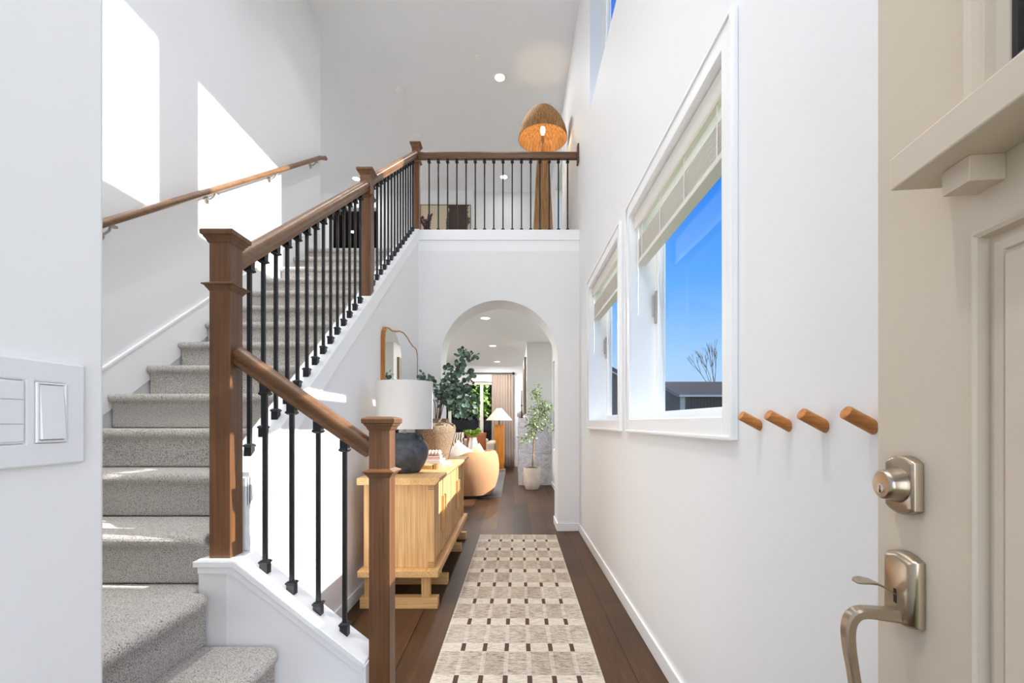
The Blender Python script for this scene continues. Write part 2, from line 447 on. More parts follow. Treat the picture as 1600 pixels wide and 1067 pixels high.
# baseboards
bb = MB().box(XR-0.013, XR, 0.75, YA, 0, 0.085)
struct(obj('baseboard_right', bb, TRIM, bevel=0.004), 'white baseboard along the right wall', 'baseboard')
bb = MB().box(AC+AR, XR-0.013, YA-0.013, YA, 0, 0.085).box(AC+AR-0.013, AC+AR, YA-0.013, YA2, 0, 0.085)
bb.box(XS1+0.012, AC-AR, YA-0.013, YA, 0, 0.085).box(AC-AR, AC-AR+0.013, YA-0.013, YA2, 0, 0.085)
struct(obj('baseboard_arch', bb, TRIM, bevel=0.004), 'white baseboard at the foot of the archway', 'baseboard')
bb = MB().box(XS1, XS1+0.012, 1.787, YA, 0, 0.085)
struct(obj('baseboard_stair', bb, TRIM, bevel=0.004), 'white baseboard along the hall side of the stair wall', 'baseboard')
bb = MB().box(XR-0.013, XR, YA2, 8.6, 0, 0.085)
struct(obj('baseboard_living', bb, TRIM, bevel=0.004), 'white baseboard below the living room window', 'baseboard')

# ------------------------------------------------------------------ windows
def window(n, w, label, casing=True, xg=0.865, latch=True, mull=None):
    y0, y1, z0, z1 = w
    r = sroot('window_%d' % n, label, 'window', (XR, (y0+y1)/2, z0))
    fw = 0.045; f = MB()
    nw = 0.014 if n in (1, 2) else fw
    for a in ((y0, y0+nw, z0, z1), (y1-fw, y1, z0, z1)): f.box(xg, xg+0.045, *a)
    f.box(xg, xg+0.045, y0+nw, y1-fw, z0, z0+fw); f.box(xg, xg+0.045, y0+nw, y1-fw, z1-fw, z1)
    if mull:
        f.box(xg, xg+0.045, mull-0.03, mull+0.03, z0+fw, z1-fw)
    obj('frame', f, VINYL, r, bevel=0.003)
    obj('glass', MB().box(xg+0.02, xg+0.024, y0+nw-0.004, y1-fw+0.004, z0+fw-0.004, z1-fw+0.004), GLASS, r)
    if casing:
        c = MB(); cw = 0.078
        c.box(XR-0.018, XR, y0-cw, y0, z0-cw, z1+cw); c.box(XR-0.018, XR, y1, y1+cw, z0-cw, z1+cw)
        c.box(XR-0.018, XR, y0, y1, z0-cw, z0); c.box(XR-0.018, XR, y0, y1, z1, z1+cw)
        b = 0.014
        c.box(XR-0.025, XR-0.018, y0-cw, y0-cw+b, z0-cw, z1+cw); c.box(XR-0.025, XR-0.018, y1+cw-b, y1+cw, z0-cw, z1+cw)
        c.box(XR-0.025, XR-0.018, y0-cw+b, y1+cw-b, z0-cw, z0-cw+b); c.box(XR-0.025, XR-0.018, y0-cw+b, y1+cw-b, z1+cw-b, z1+cw)
        obj('casing', c, TRIM, r, bevel=0.004)
        j = MB(); t = 0.004
        j.box(XR-0.006, xg, y1-t, y1, z0, z1); j.box(XR-0.006, xg, y0, y0+t, z0, z1)
        j.box(XR-0.006, xg, y0+t, y1-t, z0, z0+t); j.box(XR-0.006, xg, y0+t, y1-t, z1-t, z1)
        obj('jamb_liner', j, TRIM, r)
    if latch:
        l = MB().box(xg-0.012, xg, y1-0.035, y1-0.012, 1.79, 1.985)
        l.box(xg-0.028, xg-0.012, y1-0.030, y1-0.017, 1.83, 1.96)
        obj('latch', l, M('latch_nickel', (186, 180, 168), 0.5, 0.3).m, r, bevel=0.003)
    return r
window(1, WB, 'large white-framed window in the hall, the nearer and larger-looking one')
window(2, WA, 'white-framed hall window next to the archway, the farther one')
window(3, UB, 'high window above the nearer hall window', casing=False, latch=False)
window(4, UA, 'high window above the farther hall window, cut off by the top edge', casing=False, latch=False)
window(5, WLV, 'living room window beside the olive tree', casing=False, latch=False, mull=7.4)
window(6, WLV2, 'living room window by the curtain beyond the fireplace', casing=False, latch=False)
window(7, WLO, 'upstairs loft window behind the big woven lamp', casing=True, latch=False)

def blind(y0, y1, label):
    r = thing('window_blind', label, 'blind', (0.78, (y0+y1)/2, 2.14), 'raised white blinds in the hall windows')
    a, b = y0+0.012, y1-0.012
    obj('valance', MB().box(0.732, 0.742, a, b, 2.355, 2.442).box(0.742, 0.80, a+0.01, b-0.01, 2.405, 2.442), BLIND, r, bevel=0.003)
    s = MB()
    for k in range(13):
        z = 2.168+0.0095*k
        s.box(0.747, 0.80, a+0.008, b-0.008, z, z+0.0035)
    obj('slats', s, BLIND, r)
    for k in range(4):
        y = a+0.12+(b-a-0.24)*k/3
        obj('ladder_cord', MB().box(0.7445, 0.7460, y-0.006, y+0.006, 2.15, 2.41), BLIND, r)
    obj('bottom_rail', MB().box(0.745, 0.802, a+0.006, b-0.006, 2.14, 2.164), BLIND, r, bevel=0.003)
    obj('tilt_wand', MB().tube([(0.740, b-0.06, 2.36), (0.739, b-0.06, 1.83)], 0.0035, 8), M('wand_plastic', (240, 240, 240), 0.2).m, r, smooth=True)
blind(WB[0], WB[1], 'raised white slat blind in the nearer, larger hall window')
blind(WA[0], WA[1], 'raised white slat blind in the farther hall window near the arch')

# patio door in the far wall
r = sroot('door_2', 'glazed sliding patio door in the far living room wall', 'door', (-1.4, YB, 0))
f = MB()
for a, b in ((-2.6, -2.53), (-1.78, -1.70), (-0.92, -0.83), (-0.22, -0.15)): f.box(a, b, YB+0.03, YB+0.09, 0.05, 2.23)
f.box(-2.6, -0.15, YB+0.03, YB+0.09, 2.21, 2.29).box(-2.6, -0.15, YB+0.03, YB+0.09, 0, 0.09)
obj('frame', f, paint('patio_frame', (214, 208, 196), 0.4, 0), r, bevel=0.004)
obj('glass', MB().box(-2.53, -0.22, YB+0.055, YB+0.06, 0.09, 2.21), GLASS, r)
c = MB().box(-2.68, -2.6, YB-0.015, YB, 0, 2.37).box(-0.15, -0.07, YB-0.015, YB, 0, 2.37).box(-2.6, -0.15, YB-0.015, YB, 2.29, 2.37)
obj('casing', c, TRIM, r, bevel=0.004)

# ------------------------------------------------------------------ staircase
st = thing('staircase', 'grey-beige carpeted staircase climbing along the left wall', 'staircase', (-1.7, 1.7, 0))
def step_prof(n0, z, run, over=0.032, zb=None, back=None):
    """2-D profile (u,z) with rounded carpeted nosing at u=n0, increasing u going back"""
    zb = z-RISE if zb is None else zb
    r = 0.024; pts = [(n0+over, zb), (n0+over, z-2*r-0.004)]
    for i in range(9):
        a = R(-90-180*i/8)
        pts.append((n0+r+r*math.cos(a), z-r+r*math.sin(a)))
    pts.append((n0+run*0.5, z-0.001)); pts.append(((n0+run+over) if back is None else back, z))
    pts.append(((n0+run+over) if back is None else back, zb))
    return pts
for k in range(4, 16):
    yn = 2.80+RUN*(k-8)-(0.042 if k == 4 else 0)
    obj('step', MB().prism(step_prof(yn, RISE*k, RUN+(0.042 if k == 4 else 0)), 'x', XL+0.0125, XS0-0.001), CARPET, st, bevel=0.012, seg=3)
yn = 2.80+RUN*8
obj('step', MB().prism(step_prof(yn, ZF, RUN, back=yn+0.03), 'x', XL+0.0125, XS0-0.001), CARPET, st, bevel=0.008, seg=2)
# landing and the two steps facing the hall: riser block plus a tread whose nosing turns a rounded corner at the curb
def turned_step(xn, z, back, zb, yback):
    y0, y1 = YS+0.002, 1.650; rc = 0.075
    corner = [(xn-rc+rc*math.sin(R(a)), y1-rc+rc*math.cos(R(a))) for a in range(90, -1, -10)]
    mb = MB(); r = 0.024
    prof = [(0.042, z-2*r-0.004)]+[(r-r*math.sin(R(a)), z-r-r*math.cos(R(a))) for a in range(0, 181, 20)]
    ring = [(xn, y0, 1, 0)] + [(x, y, math.sin(R(90-10*i)), math.cos(R(90-10*i))) for i, (x, y) in enumerate(corner)] + [(back, y1, 0, 1)]
    m = len(prof)
    for x, y, nx, ny in ring:
        for o, zz in prof: mb.v.append((x-nx*o, y-ny*o, zz))
    n = len(ring)
    for i in range(n-1):
        for k in range(m-1): mb.f.append((i*m+k, (i+1)*m+k, (i+1)*m+k+1, i*m+k+1))
    mb.v.append((back, y0, z)); t = len(mb.v)-1
    mb.f.append(tuple(i*m+m-1 for i in range(n))+(t,))
    mb.v.append((back, y0, prof[0][1])); t2 = len(mb.v)-1
    mb.f.append(tuple(i*m for i in range(n))+(t2,))
    mb.f.append((t2,)+tuple(k for k in range(m))+(t,))
    mb.f.append((t2,)+tuple((n-1)*m+k for k in range(m))+(t,))
    mb.box(back, xn-0.043, y0, 1.6505, zb, z-2*r-0.003)
    return mb
o = obj('step', turned_step(-1.075, 3*RISE, XL+0.0125, 2*RISE, 1), CARPET, st, smooth=True)
obj('step', MB().box(XL+0.0125, XS0-0.001, 1.54, 2.80-RUN*4-0.011, 0.3, 3*RISE+0.0004), CARPET, st)
obj('step', turned_step(-0.825, 2*RISE, XL+0.2, RISE, 1), CARPET, st, smooth=True)
obj('step', turned_step(-0.575, RISE, XL+0.2, 0.001, 1), CARPET, st, smooth=True)

# ------------------------------------------------------------------ balustrades
bal = thing('stair_balustrade', 'brown wooden stair railing with square newel posts and black iron balusters', 'railing', (-1.085, 1.71, 0.687))
def newel(cx, cy, z0, z1, s=0.078):
    h = s/2
    n = obj('newel_post', MB().box(cx-h, cx+h, cy-h, cy+h, z0, z1-0.045), NEWEL, bal, bevel=0.002)
    def ring(z, prof):
        mb = MB(); m = len(prof); b = 0
        for q in ((-1, -1), (1, -1), (1, 1), (-1, 1)):
            mb.v += [(cx+q[0]*(h+o), cy+q[1]*(h+o), z+zz) for o, zz in prof]
        for i in range(4):
            j = (i+1) % 4
            for k in range(m-1): mb.f.append((i*m+k, j*m+k, j*m+k+1, i*m+k+1))
        mb.f.append(tuple(i*m for i in range(4))); mb.f.append(tuple(i*m+m-1 for i in range(4)))
        return mb
    c = obj('cap', ring(z1-0.052, [(0.0005, 0), (0.004, 0.004), (0.008, 0.014), (0.014, 0.020), (0.014, 0.024), (0.021, 0.028), (0.022, 0.042), (0.019, 0.047), (0.0, 0.052)]), NEWEL, n)
    c2 = obj('collar', ring(z1-0.228, [(0.0005, 0), (0.004, 0.006), (0.010, 0.014), (0.012, 0.018), (0.019, 0.021), (0.019, 0.025), (0.004, 0.032), (0.0005, 0.034)]), NEWEL, n)
    return n
YC = 1.722
newel(-1.088, YC, 0.687, 1.905)
newel(-0.498, YC, 0.0, 1.212)
newel(-1.09, 3.375, CURB(3.34)+0.01, 3.06)
newel(-1.088, 5.065, 3.305, 4.292)
RP = [(-0.031, 0.004), (-0.029, -0.006), (-0.020, -0.020), (-0.022, -0.034), (-0.018, -0.038), (0.018, -0.038), (0.022, -0.034), (0.020, -0.020), (0.029, -0.006), (0.031, 0.004),
      (0.029, 0.014), (0.021, 0.024), (0.009, 0.029), (-0.009, 0.029), (-0.021, 0.024), (-0.029, 0.014)]
XB = -1.09
RZ = lambda y: 1.84+0.7105*(y-1.80)          # centre of sloped rail
RZ2 = lambda y: RZ(y)
obj('handrail', MB().sweep([(XB, 1.752, RZ(1.752)), (XB, 3.337, RZ(3.337))], RP), RAILY, bal, smooth=True)
RZU = lambda y: 2.995+0.716*(y-3.40)
obj('handrail', MB().sweep([(XB, 3.413, RZU(3.413)), (XB, 5.026, RZU(5.026))], RP), RAILY, bal, smooth=True)
RZL = lambda x: 1.450-0.705*(x+1.045)
obj('handrail', MB().sweep([(-1.0445, YC, RZL(-1.0445)), (-0.536, YC, RZL(-0.536))], RP), RAILX, bal, smooth=True)

def baluster_mesh(name, z0, z1, slope=0.0, ax='y', flat_top=False):
    h = 0.0072
    mb = MB().box(-h, h, -h, h, 0, z1-z0)
    return mb
def shoe(slope, ax, top=False):
    """square iron shoe, its contact face cut to the slope"""
    mb = MB(); a, b = 0.0145, 0.018
    sgn = -1 if top else 1
    lv = [(a, None), (a, 0.026), (b, 0.030), (b, 0.034), (a*0.8, 0.040)]
    rows = []
    for hw, z in lv:
        row = []
        for q in ((-1, -1), (1, -1), (1, 1), (-1, 1)):
            x, y = q[0]*hw, q[1]*hw
            zz = z if z is not None else sgn*slope*(x if ax == 'x' else y)
            row.append((x, y, sgn*zz))
        rows.append(row)
    n = len(mb.v)
    for row in rows: mb.v += row
    for i in range(len(rows)-1):
        for q in range(4):
            r2 = (q+1) % 4; mb.f.append((i*4+q, i*4+r2, (i+1)*4+r2, (i+1)*4+q))
    mb.f.append((0, 1, 2, 3)); m = len(rows)*4; mb.f.append((m-4, m-3, m-2, m-1))
    return mb
def run(parent, pts, slope, ax):
    """pts: (x,y,zbottom,ztop)"""
    proto = None
    x, y, zb, zt = pts[0]
    L = zt-zb
    bme = new_mesh('baluster', MB().box(-0.0072, 0.0072, -0.0072, 0.0072, 0, L), IRON)
    sm = new_mesh('shoe', shoe(slope, ax), IRON); sm2 = new_mesh('shoe', shoe(slope, ax, True), IRON)
    root_loc = Vector(parent.location)
    for (x, y, zb, zt) in pts:
        o = bpy.data.objects.new('baluster', bme); C.objects.link(o); o.parent = parent
        o.location = Vector((x, y, zb)) - root_loc; o.scale = (1, 1, (zt-zb)/L)
        for nm, me, z in (('shoe', sm, 0.0), ('shoe', sm2, L)):
            q = bpy.data.objects.new(nm, me); C.objects.link(q); q.parent = o; q.location = (0, 0, z); q.scale = (1, 1, L/(zt-zb))
cz = lambda y: CURB(y)+0.0225
run(bal, [(XB, 1.876+0.104*i, cz(1.876+0.104*i), RZ(1.876+0.104*i)-0.046) for i in range(14)], 0.723, 'y')
run(bal, [(XB, 3.52+0.1065*i, cz(3.52+0.1065*i), RZU(3.52+0.1065*i)-0.046) for i in range(14)], 0.723, 'y')
cx_ = lambda x: 0.687-0.782*(x+1.012)
run(bal, [(x, YC, cx_(x), RZL(x)-0.046) for x in (-0.941, -0.840, -0.740, -0.640)], -0.77, 'x')
bl = thing('balcony_railing', 'level wooden balcony rail with black iron balusters between top newel and right wall', 'railing', (-0.2, 5.065, 3.305))
RPL = [(-0.031, 0.002), (-0.029, -0.010), (-0.022, -0.022), (-0.022, -0.040), (0.022, -0.040), (0.022, -0.022), (0.029, -0.010), (0.031, 0.002),
       (0.031, 0.018), (0.027, 0.028), (0.012, 0.034), (-0.012, 0.034), (-0.027, 0.028), (-0.031, 0.018)]
obj('handrail', MB().sweep([(-1.049, 5.065, 4.158), (XR-0.018, 5.065, 4.158)], RPL), RAILX, bl, smooth=True)
obj('wall_rosette', MB().box(XR-0.018, XR-0.0005, 5.02, 5.11, 4.065, 4.275), NEWEL, bl, bevel=0.005)
run(bl, [(-0.943+0.1027*i, 5.065, 3.306, 4.117) for i in range(16)], 0, 'y')

# wall handrail
wr = thing('wall_handrail', 'brown wooden handrail bracketed to the left stair wall', 'handrail', (XL, 3.9, 3.2))
HZ = lambda y: 2.262+0.710*(y-2.45)
xh = -2.212
path = [(xh, 2.30, HZ(2.30)), (xh, 2.5, HZ(2.5)), (xh, 4.0, HZ(4.0)), (xh, 5.20, HZ(5.20)), (xh, 5.34, HZ(5.30)), (xh-0.015, 5.36, HZ(5.31)), (XL+0.001, 5.345, HZ(5.31))]
cr = [(0.024*math.cos(2*math.pi*i/16), 0.022*math.sin(2*math.pi*i/16)) for i in range(16)]
obj('rail', MB().sweep(path[:5], cr), RAILY, wr, smooth=True)
obj('rail_return', MB().tube([(xh+0.018, 5.315, HZ(5.29)), (XL+0.001, 5.315, HZ(5.29))], 0.021, 14), RAILX, wr, smooth=True)
NICK = M('satin_nickel', (176, 170, 160), 0.32, 0.9).m
for y in (2.50, 3.37, 4.23, 5.09):
    z = HZ(y)
    b = MB().tube([(XL+0.002, y, z-0.075), (XL+0.03, y, z-0.072), (xh-0.012, y, z-0.055), (xh, y, z-0.022)], 0.0065, 8)
    b.lathe([(0.001, 0), (0.03, 0.0), (0.03, 0.004), (0.02, 0.008), (0.001, 0.008)], (0, 0, 0), 16)
    n0 = len(b.v)-16*5
    for i in range(n0, len(b.v)):
        x0, y0, z0 = b.v[i]; b.v[i] = (XL+0.0005+z0, y+x0, z-0.075+y0)
    b.box(xh-0.012, xh+0.012, y-0.03, y+0.03, z-0.032, z-0.020)
    obj('bracket', b, NICK, wr, smooth=True)

# ------------------------------------------------------------------ front door (open, exterior face seen)
def objl(name, mb, mat, parent, smooth=False, bevel=0, seg=2):
    """child built straight in its parent's own axes"""
    me = new_mesh(name, mb, mat, smooth); o = bpy.data.objects.new(name, me); C.objects.link(o); o.parent = parent
    if bevel:
        b = o.modifiers.new('bevel', 'BEVEL'); b.width = bevel; b.segments = seg; b.limit_method = 'ANGLE'; b.angle_limit = R(35)
    return o
DOORP = paint('door_paint', (206, 193, 174), 0.42, 0.015)
DARKN = M('shadow_black', (18, 16, 15), 0.6).m
fd = sroot('door_1', 'tan panelled front door standing open at the right edge', 'door', (0.572, 0.716, 0))
fd.rotation_euler = (0, 0, math.atan2(-0.9921, -0.1253))
DWD = 0.914; DH = 2.04
def dbox(mb, s0, s1, z0, z1, y0, y1): return mb.box(s0, s1, y0, y1, z0, z1)
panels = [(0.171, 0.400, 0.22, 1.416), (0.514, 0.743, 0.22, 1.416)]
lite = (0.165, 0.749, 1.565, 1.90)
d = wall_holes('y', 0.0, 0.012, 0.0, DWD, 0.012, DH, panels+[lite])
objl('door_face', d, DOORP, fd, bevel=0.0015)
objl('door_core', wall_holes('y', 0.0121, 0.045, 0.0, DWD, 0.012, DH, [lite]), DOORP, fd)
def ringm(s0, s1, z0, z1, prof):
    """moulding ring around a rectangular opening; prof: (inset, y)"""
    mb = MB(); m = len(prof)
    for c in ((s0, z0, 1, 1), (s1, z0, -1, 1), (s1, z1, -1, -1), (s0, z1, 1, -1)):
        mb.v += [(c[0]+c[2]*o, y, c[1]+c[3]*o) for o, y in prof]
    for i in range(4):
        j = (i+1) % 4
        for k in range(m-1): mb.f.append((i*m+k, j*m+k, j*m+k+1, i*m+k+1))
    return mb
for p in panels:
    g = ringm(*p, [(-0.001, 0.012), (-0.001, -0.001), (0.004, -0.004), (0.008, -0.001), (0.009, 0.0115), (0.016, 0.0118), (0.018, 0.0085), (0.029, 0.0085), (0.031, 0.0118), (0.038, 0.003), (0.040, 0.003)])
    g.add([(p[0]+0.040, 0.003, p[2]+0.040), (p[1]-0.040, 0.003, p[2]+0.040), (p[1]-0.040, 0.003, p[3]-0.040), (p[0]+0.040, 0.003, p[3]-0.040)], [(0, 1, 2, 3)])
    objl('door_panel', g, DOORP, fd)
g = ringm(*lite, [(-0.001, 0.0), (-0.001, -0.006), (0.006, -0.010), (0.012, -0.006), (0.016, 0.000), (0.022, 0.000), (0.024, 0.010), (0.030, 0.018), (0.034, 0.022)])
objl('lite_moulding', g, DOORP, fd)
objl('lite_gasket', ringm(lite[0]+0.034, lite[1]-0.034, lite[2]+0.034, lite[3]-0.034, [(0, 0.018), (0.006, 0.019), (0.006, 0.026)]), DARKN, fd)
objl('glass', MB().box(lite[0]+0.03, lite[1]-0.03, 0.022, 0.027, lite[2]+0.03, lite[3]-0.03), GLASS, fd)
sh = objl('dentil_shelf', MB().box(0.136, DWD-0.03, -0.069, 0.0, 1.489, 1.530), DOORP, fd, bevel=0.002)
for i in range(6):
    s0 = 0.176+0.125*i
    objl('dentil_block', MB().box(s0, s0+0.038, -0.037, 0.0, 1.460, 1.489), DOORP, fd, bevel=0.001)
m_ = M('brushed_nickel', (178, 164, 146), 0.28, 1.0)
m_.b.inputs['Anisotropic'].default_value = 0.4
m_.bump(m_.noise(m_.coord((30, 30, 900)), 1.0, 1), 0.03, 0.001)
NICKEL = m_.m
KEYF = M('key_plug', (205, 208, 210), 0.25, 0.9).m
def plate(cx, cz, w, h, arc, t0, t1, inset=0.004):
    """rectangular plate with bowed top and bottom; front at y=-t1"""
    def outl(k):
        pts = []; ww = w/2-k; hh = h/2-k
        for i in range(13):
            q = -1+2*i/12; pts.append((cx+q*ww, cz+hh-arc*q*q))
        for i in range(13):
            q = 1-2*i/12; pts.append((cx+q*ww, cz-hh+arc*q*q))
        return pts
    mb = MB(); lv = [(0, -t0), (0, -(t1-inset)), (inset*0.35, -(t1-inset*0.35)), (inset, -t1)]
    m = 26
    for k, y in lv: mb.v += [(p[0], y, p[1]) for p in outl(k)]
    for i in range(3):
        for q in range(m):
            r = (q+1) % m; mb.f.append((i*m+q, i*m+r, (i+1)*m+r, (i+1)*m+q))
    mb.f.append(tuple(range(m))); mb.f.append(tuple(3*m+q for q in range(m)))
    return mb
def ylathe(prof, cx, cz, n=28):
    """lathe around the door normal; prof: (r, distance out)"""
    mb = MB().lathe(prof, (0, 0, 0), n)
    mb.v = [(cx+x, -z, cz+y) for x, y, z in mb.v]
    return mb
cs_ = 0.0665
db_ = objl('deadbolt', plate(cs_, 1.101, 0.058, 0.084, 0.009, 0, 0.0145), NICKEL, fd, smooth=True)
objl('lock_cylinder', ylathe([(0.0255, 0.0146), (0.0245, 0.019), (0.0225, 0.024), (0.0215, 0.030), (0.0205, 0.0345), (0.018, 0.0365), (0.008, 0.0355), (0.0001, 0.0355)], cs_, 1.101), NICKEL, db_, smooth=True)
objl('key_plug', ylathe([(0.0068, 0.0350), (0.0066, 0.0368), (0.0001, 0.0368)], cs_-0.001, 1.0955, 20), KEYF, db_, smooth=True)
objl('keyhole', MB().box(cs_-0.0018, cs_-0.0006, -0.0371, -0.0365, 1.090, 1.0995).box(cs_-0.0028, cs_+0.0008, -0.0371, -0.0365, 1.0895, 1.0935), DARKN, db_)
hs = objl('handle_set', plate(cs_, 0.953, 0.064, 0.106, 0.008, 0, 0.0175, 0.010), NICKEL, fd, smooth=True)
objl('latch_slot', MB().box(cs_-0.003, cs_+0.003, -0.0179, -0.017, 0.932, 0.952), DARKN, hs)
th = MB().sweep([(cs_, -0.015, 0.943), (cs_, -0.026, 0.949), (cs_, -0.036, 0.9555), (cs_, -0.047, 0.9605), (cs_, -0.058, 0.9620), (cs_, -0.066, 0.9612), (cs_, -0.071, 0.9595)],
                [(-0.0085, -0.0010), (0.0085, -0.0010), (0.0095, 0.0004), (0.0085, 0.0014), (-0.0085, 0.0014), (-0.0095, 0.0004)], scales=[0.6, 0.75, 1.0, 1.35, 1.55, 1.4, 0.75])
objl('thumb_latch', th, NICKEL, hs, smooth=True)
gp = [(cs_, -0.016, 0.915), (cs_, -0.030, 0.915), (cs_, -0.050, 0.9165), (cs_, -0.064, 0.9155), (cs_, -0.0735, 0.909), (cs_, -0.0785, 0.897), (cs_, -0.0795, 0.880), (cs_, -0.0775, 0.858), (cs_, -0.0735, 0.832), (cs_, -0.069, 0.80), (cs_, -0.065, 0.765), (cs_, -0.061, 0.735), (cs_, -0.052, 0.712), (cs_, -0.036, 0.70), (cs_, -0.018, 0.698), (cs_, -0.001, 0.698)]
_n0 = len(gp); gsc = [1.35, 1.2, 1.1, 1.1, 1.1, 1.05, 1, 0.95, 0.9, 0.9, 0.9, 0.9, 0.95, 1, 1.1, 1.2]
gp2 = smooth_path([Vector(p) for p in gp], 4); gs2 = [gsc[min(i//4, 15)]*(1-(i % 4)/4)+gsc[min(i//4+1, 15)]*(i % 4)/4 for i in range(len(gp2))]
hw, hh = 0.0095, 0.0068
prof = [(-hw, -hh*0.6), (-hw*0.7, -hh), (hw*0.7, -hh), (hw, -hh*0.6), (hw, hh*0.6), (hw*0.7, hh), (-hw*0.7, hh), (-hw, hh*0.6)]
objl('grip', MB().sweep(gp2, [(b, a) for a, b in prof], up=(1, 0, 0), scales=gs2), NICKEL, hs, smooth=True)
objl('lower_mount', ylathe([(0.016, 0), (0.016, 0.004), (0.012, 0.008), (0.0001, 0.008)], cs_, 0.698), NICKEL, hs, smooth=True)

# ------------------------------------------------------------------ pegs and switches
PG = 'wooden coat pegs on the right wall'
pl_ = ['round wooden coat peg on right wall, nearest the window', 'round wooden coat peg on right wall, second from the window',
       'round wooden coat peg on right wall, third from the window', 'round wooden coat peg on right wall, the one beside the open door']
for i, y in enumerate((1.332, 1.191, 1.052, 0.912)):
    mb = MB(); r = 0.0142; n = 24
    a = Vector((XR-0.0003, y, 1.181)); b = Vector((0.664, y, 1.211)); t = (b-a).normalized(); u = Vector((0, 1, 0)); w = t.cross(u)
    for k in range(n):
        q = 2*math.pi*k/n; off = u*math.cos(q)*r + w*math.sin(q)*r
        p0 = a+off; p0 = p0 + t*((XR-0.0003-p0.x)/t.x)
        mb.v.append(tuple(p0)); mb.v.append(tuple(b+off))
    for k in range(n):
        j = (k+1) % n; mb.f.append((2*k, 2*j, 2*j+1, 2*k+1))
    mb.f.append(tuple(2*k for k in range(n))); mb.f.append(tuple(2*k+1 for k in range(n)))
    o = obj('coat_peg', mb, PEGW, smooth=True, bevel=0.0015)
    tag(o, pl_[i], 'coat peg', PG)
    pivot(o, (XR, y, 1.18))

sp_ = thing('switch_plate', 'white wall switch plate with rocker and keypad on the near left wall', 'light switch', (-0.53, 0.45, 1.2))
X0 = -0.53
mbp = wall_holes('x', X0+0.0002, X0+0.0062, 0.33, 0.556, 1.1415, 1.2595, [(0.4985, 0.5335, 1.167, 1.235), (0.4525, 0.4880, 1.167, 1.235), (0.4065, 0.4420, 1.167, 1.235), (0.3605, 0.3960, 1.167, 1.235)])
obj('cover', mbp, PLASTIC, sp_, bevel=0.0022)
rk = MB().prism([(X0+0.004, 1.171), (X0+0.0098, 1.171), (X0+0.0068, 1.232), (X0+0.004, 1.232)], 'y', 0.5025, 0.5295)
obj('rocker_frame', wall_holes('x', X0+0.002, X0+0.0074, 0.4988, 0.5332, 1.1673, 1.2347, [(0.5020, 0.5300, 1.1703, 1.2325)]), PLASTIC, sp_, bevel=0.0012)
obj('rocker', rk, PLASTIC, sp_, bevel=0.0008)
for y0 in (0.4525, 0.4065, 0.3605):
    k = obj('keypad', MB().box(X0+0.002, X0+0.0055, y0+0.0004, y0+0.0351, 1.1674, 1.2346), PLASTIC, sp_)
    for za, zb in ((1.1695, 1.1875), (1.1885, 1.2135), (1.2145, 1.2325)):
        obj('button', MB().box(X0+0.0056, X0+0.0072, y0+0.002, y0+0.0335, za, zb), PLASTIC, k, bevel=0.0006)

# ------------------------------------------------------------------ runner rug
def rug_mat():
    m = M('runner_weave', (200, 190, 178), 0.95, spec=0.1)
    t = m.node('ShaderNodeTexCoord'); sp = m.node('ShaderNodeSeparateXYZ'); m.l.new(t.outputs['Object'], sp.inputs[0])
    x, y = sp.outputs[0], sp.outputs[1]
    wob = m.noise(m.coord((1, 1, 1)), 9, 2)
    x = m.math('ADD', x, m.math('MULTIPLY', m.math('SUBTRACT', wob, 0.5), 0.006))
    y = m.math('ADD', y, m.math('MULTIPLY', m.math('SUBTRACT', wob, 0.5), 0.010))
    u = m.math('DIVIDE', m.math('ADD', x, 0.51255), 0.1139)       # column lines at half-integers shifted
    v = m.math('DIVIDE', y, 0.309)
    def fracd(q):                     # distance to nearest integer
        return m.math('ABSOLUTE', m.math('SUBTRACT', m.math('FRACT', m.math('ADD', q, 0.5)), 0.5))
    du = fracd(u); dv = fracd(v)
    colm = m.math('LESS_THAN', du, 0.095)
    rowm = m.math('LESS_THAN', dv, 0.15)
    dash = m.math('MULTIPLY', m.math('LESS_THAN', du, 0.10), m.math('LESS_THAN', dv, 0.135))
    inside = m.math('LESS_THAN', m.math('ABSOLUTE', x), 0.330)
    dash = m.math('MULTIPLY', dash, inside)
    cell = m.node('ShaderNodeTexWhiteNoise', noise_dimensions='2D'); cb = m.node('ShaderNodeCombineXYZ')
    m.l.new(m.math('FLOOR', u), cb.inputs[0]); m.l.new(m.math('FLOOR', v), cb.inputs[1]); m.l.new(cb.outputs[0], cell.inputs['Vector'])
    base = m.ramp(cell.outputs['Value'], [(0.0, (182, 170, 154)), (0.5, (196, 184, 168)), (1.0, (206, 197, 184))])
    streak = m.noise(m.coord((16, 100, 1)), 1.2, 6, 0.9, 0.3)
    st = m.ramp(streak, [(0.40, (62, 50, 42)), (0.45, (164, 152, 142)), (0.50, (234, 229, 224)), (0.56, (255, 255, 252))])
    c = m.mix(0.9, base, st, 'MULTIPLY')
    light = m.mix(0.35, lin((228, 219, 206)), st, 'MULTIPLY')
    c = m.mix(m.math('MULTIPLY', m.math('MAXIMUM', m.math('MULTIPLY', colm, 0.6), rowm), 0.62), c, light)
    patch = m.noise(m.coord((3, 3, 1)), 1.4, 2)
    c = m.mix(m.math('MULTIPLY', m.math('SUBTRACT', patch, 0.35, True), 0.6, True), c, lin((222, 214, 202)))
    c = m.mix(dash, c, lin((88, 68, 60)))
    m.color(c); m.bump(m.math('ADD', streak, m.math('MULTIPLY', dash, 0.3)), 0.4, 0.003)
    return m.m
rw = 0.40
rg = MB().box(-rw, rw, -3.15, 0.245, 0.0005, 0.009)
ro = objl('runner_rug', rg, rug_mat(), None, bevel=0.003)
ro.location = (0.040, 4.555, 0); ro.rotation_euler = (0, 0, R(-0.55))
tag(ro, 'long cream and grey runner rug with small brown dashes on the hall floor', 'rug')

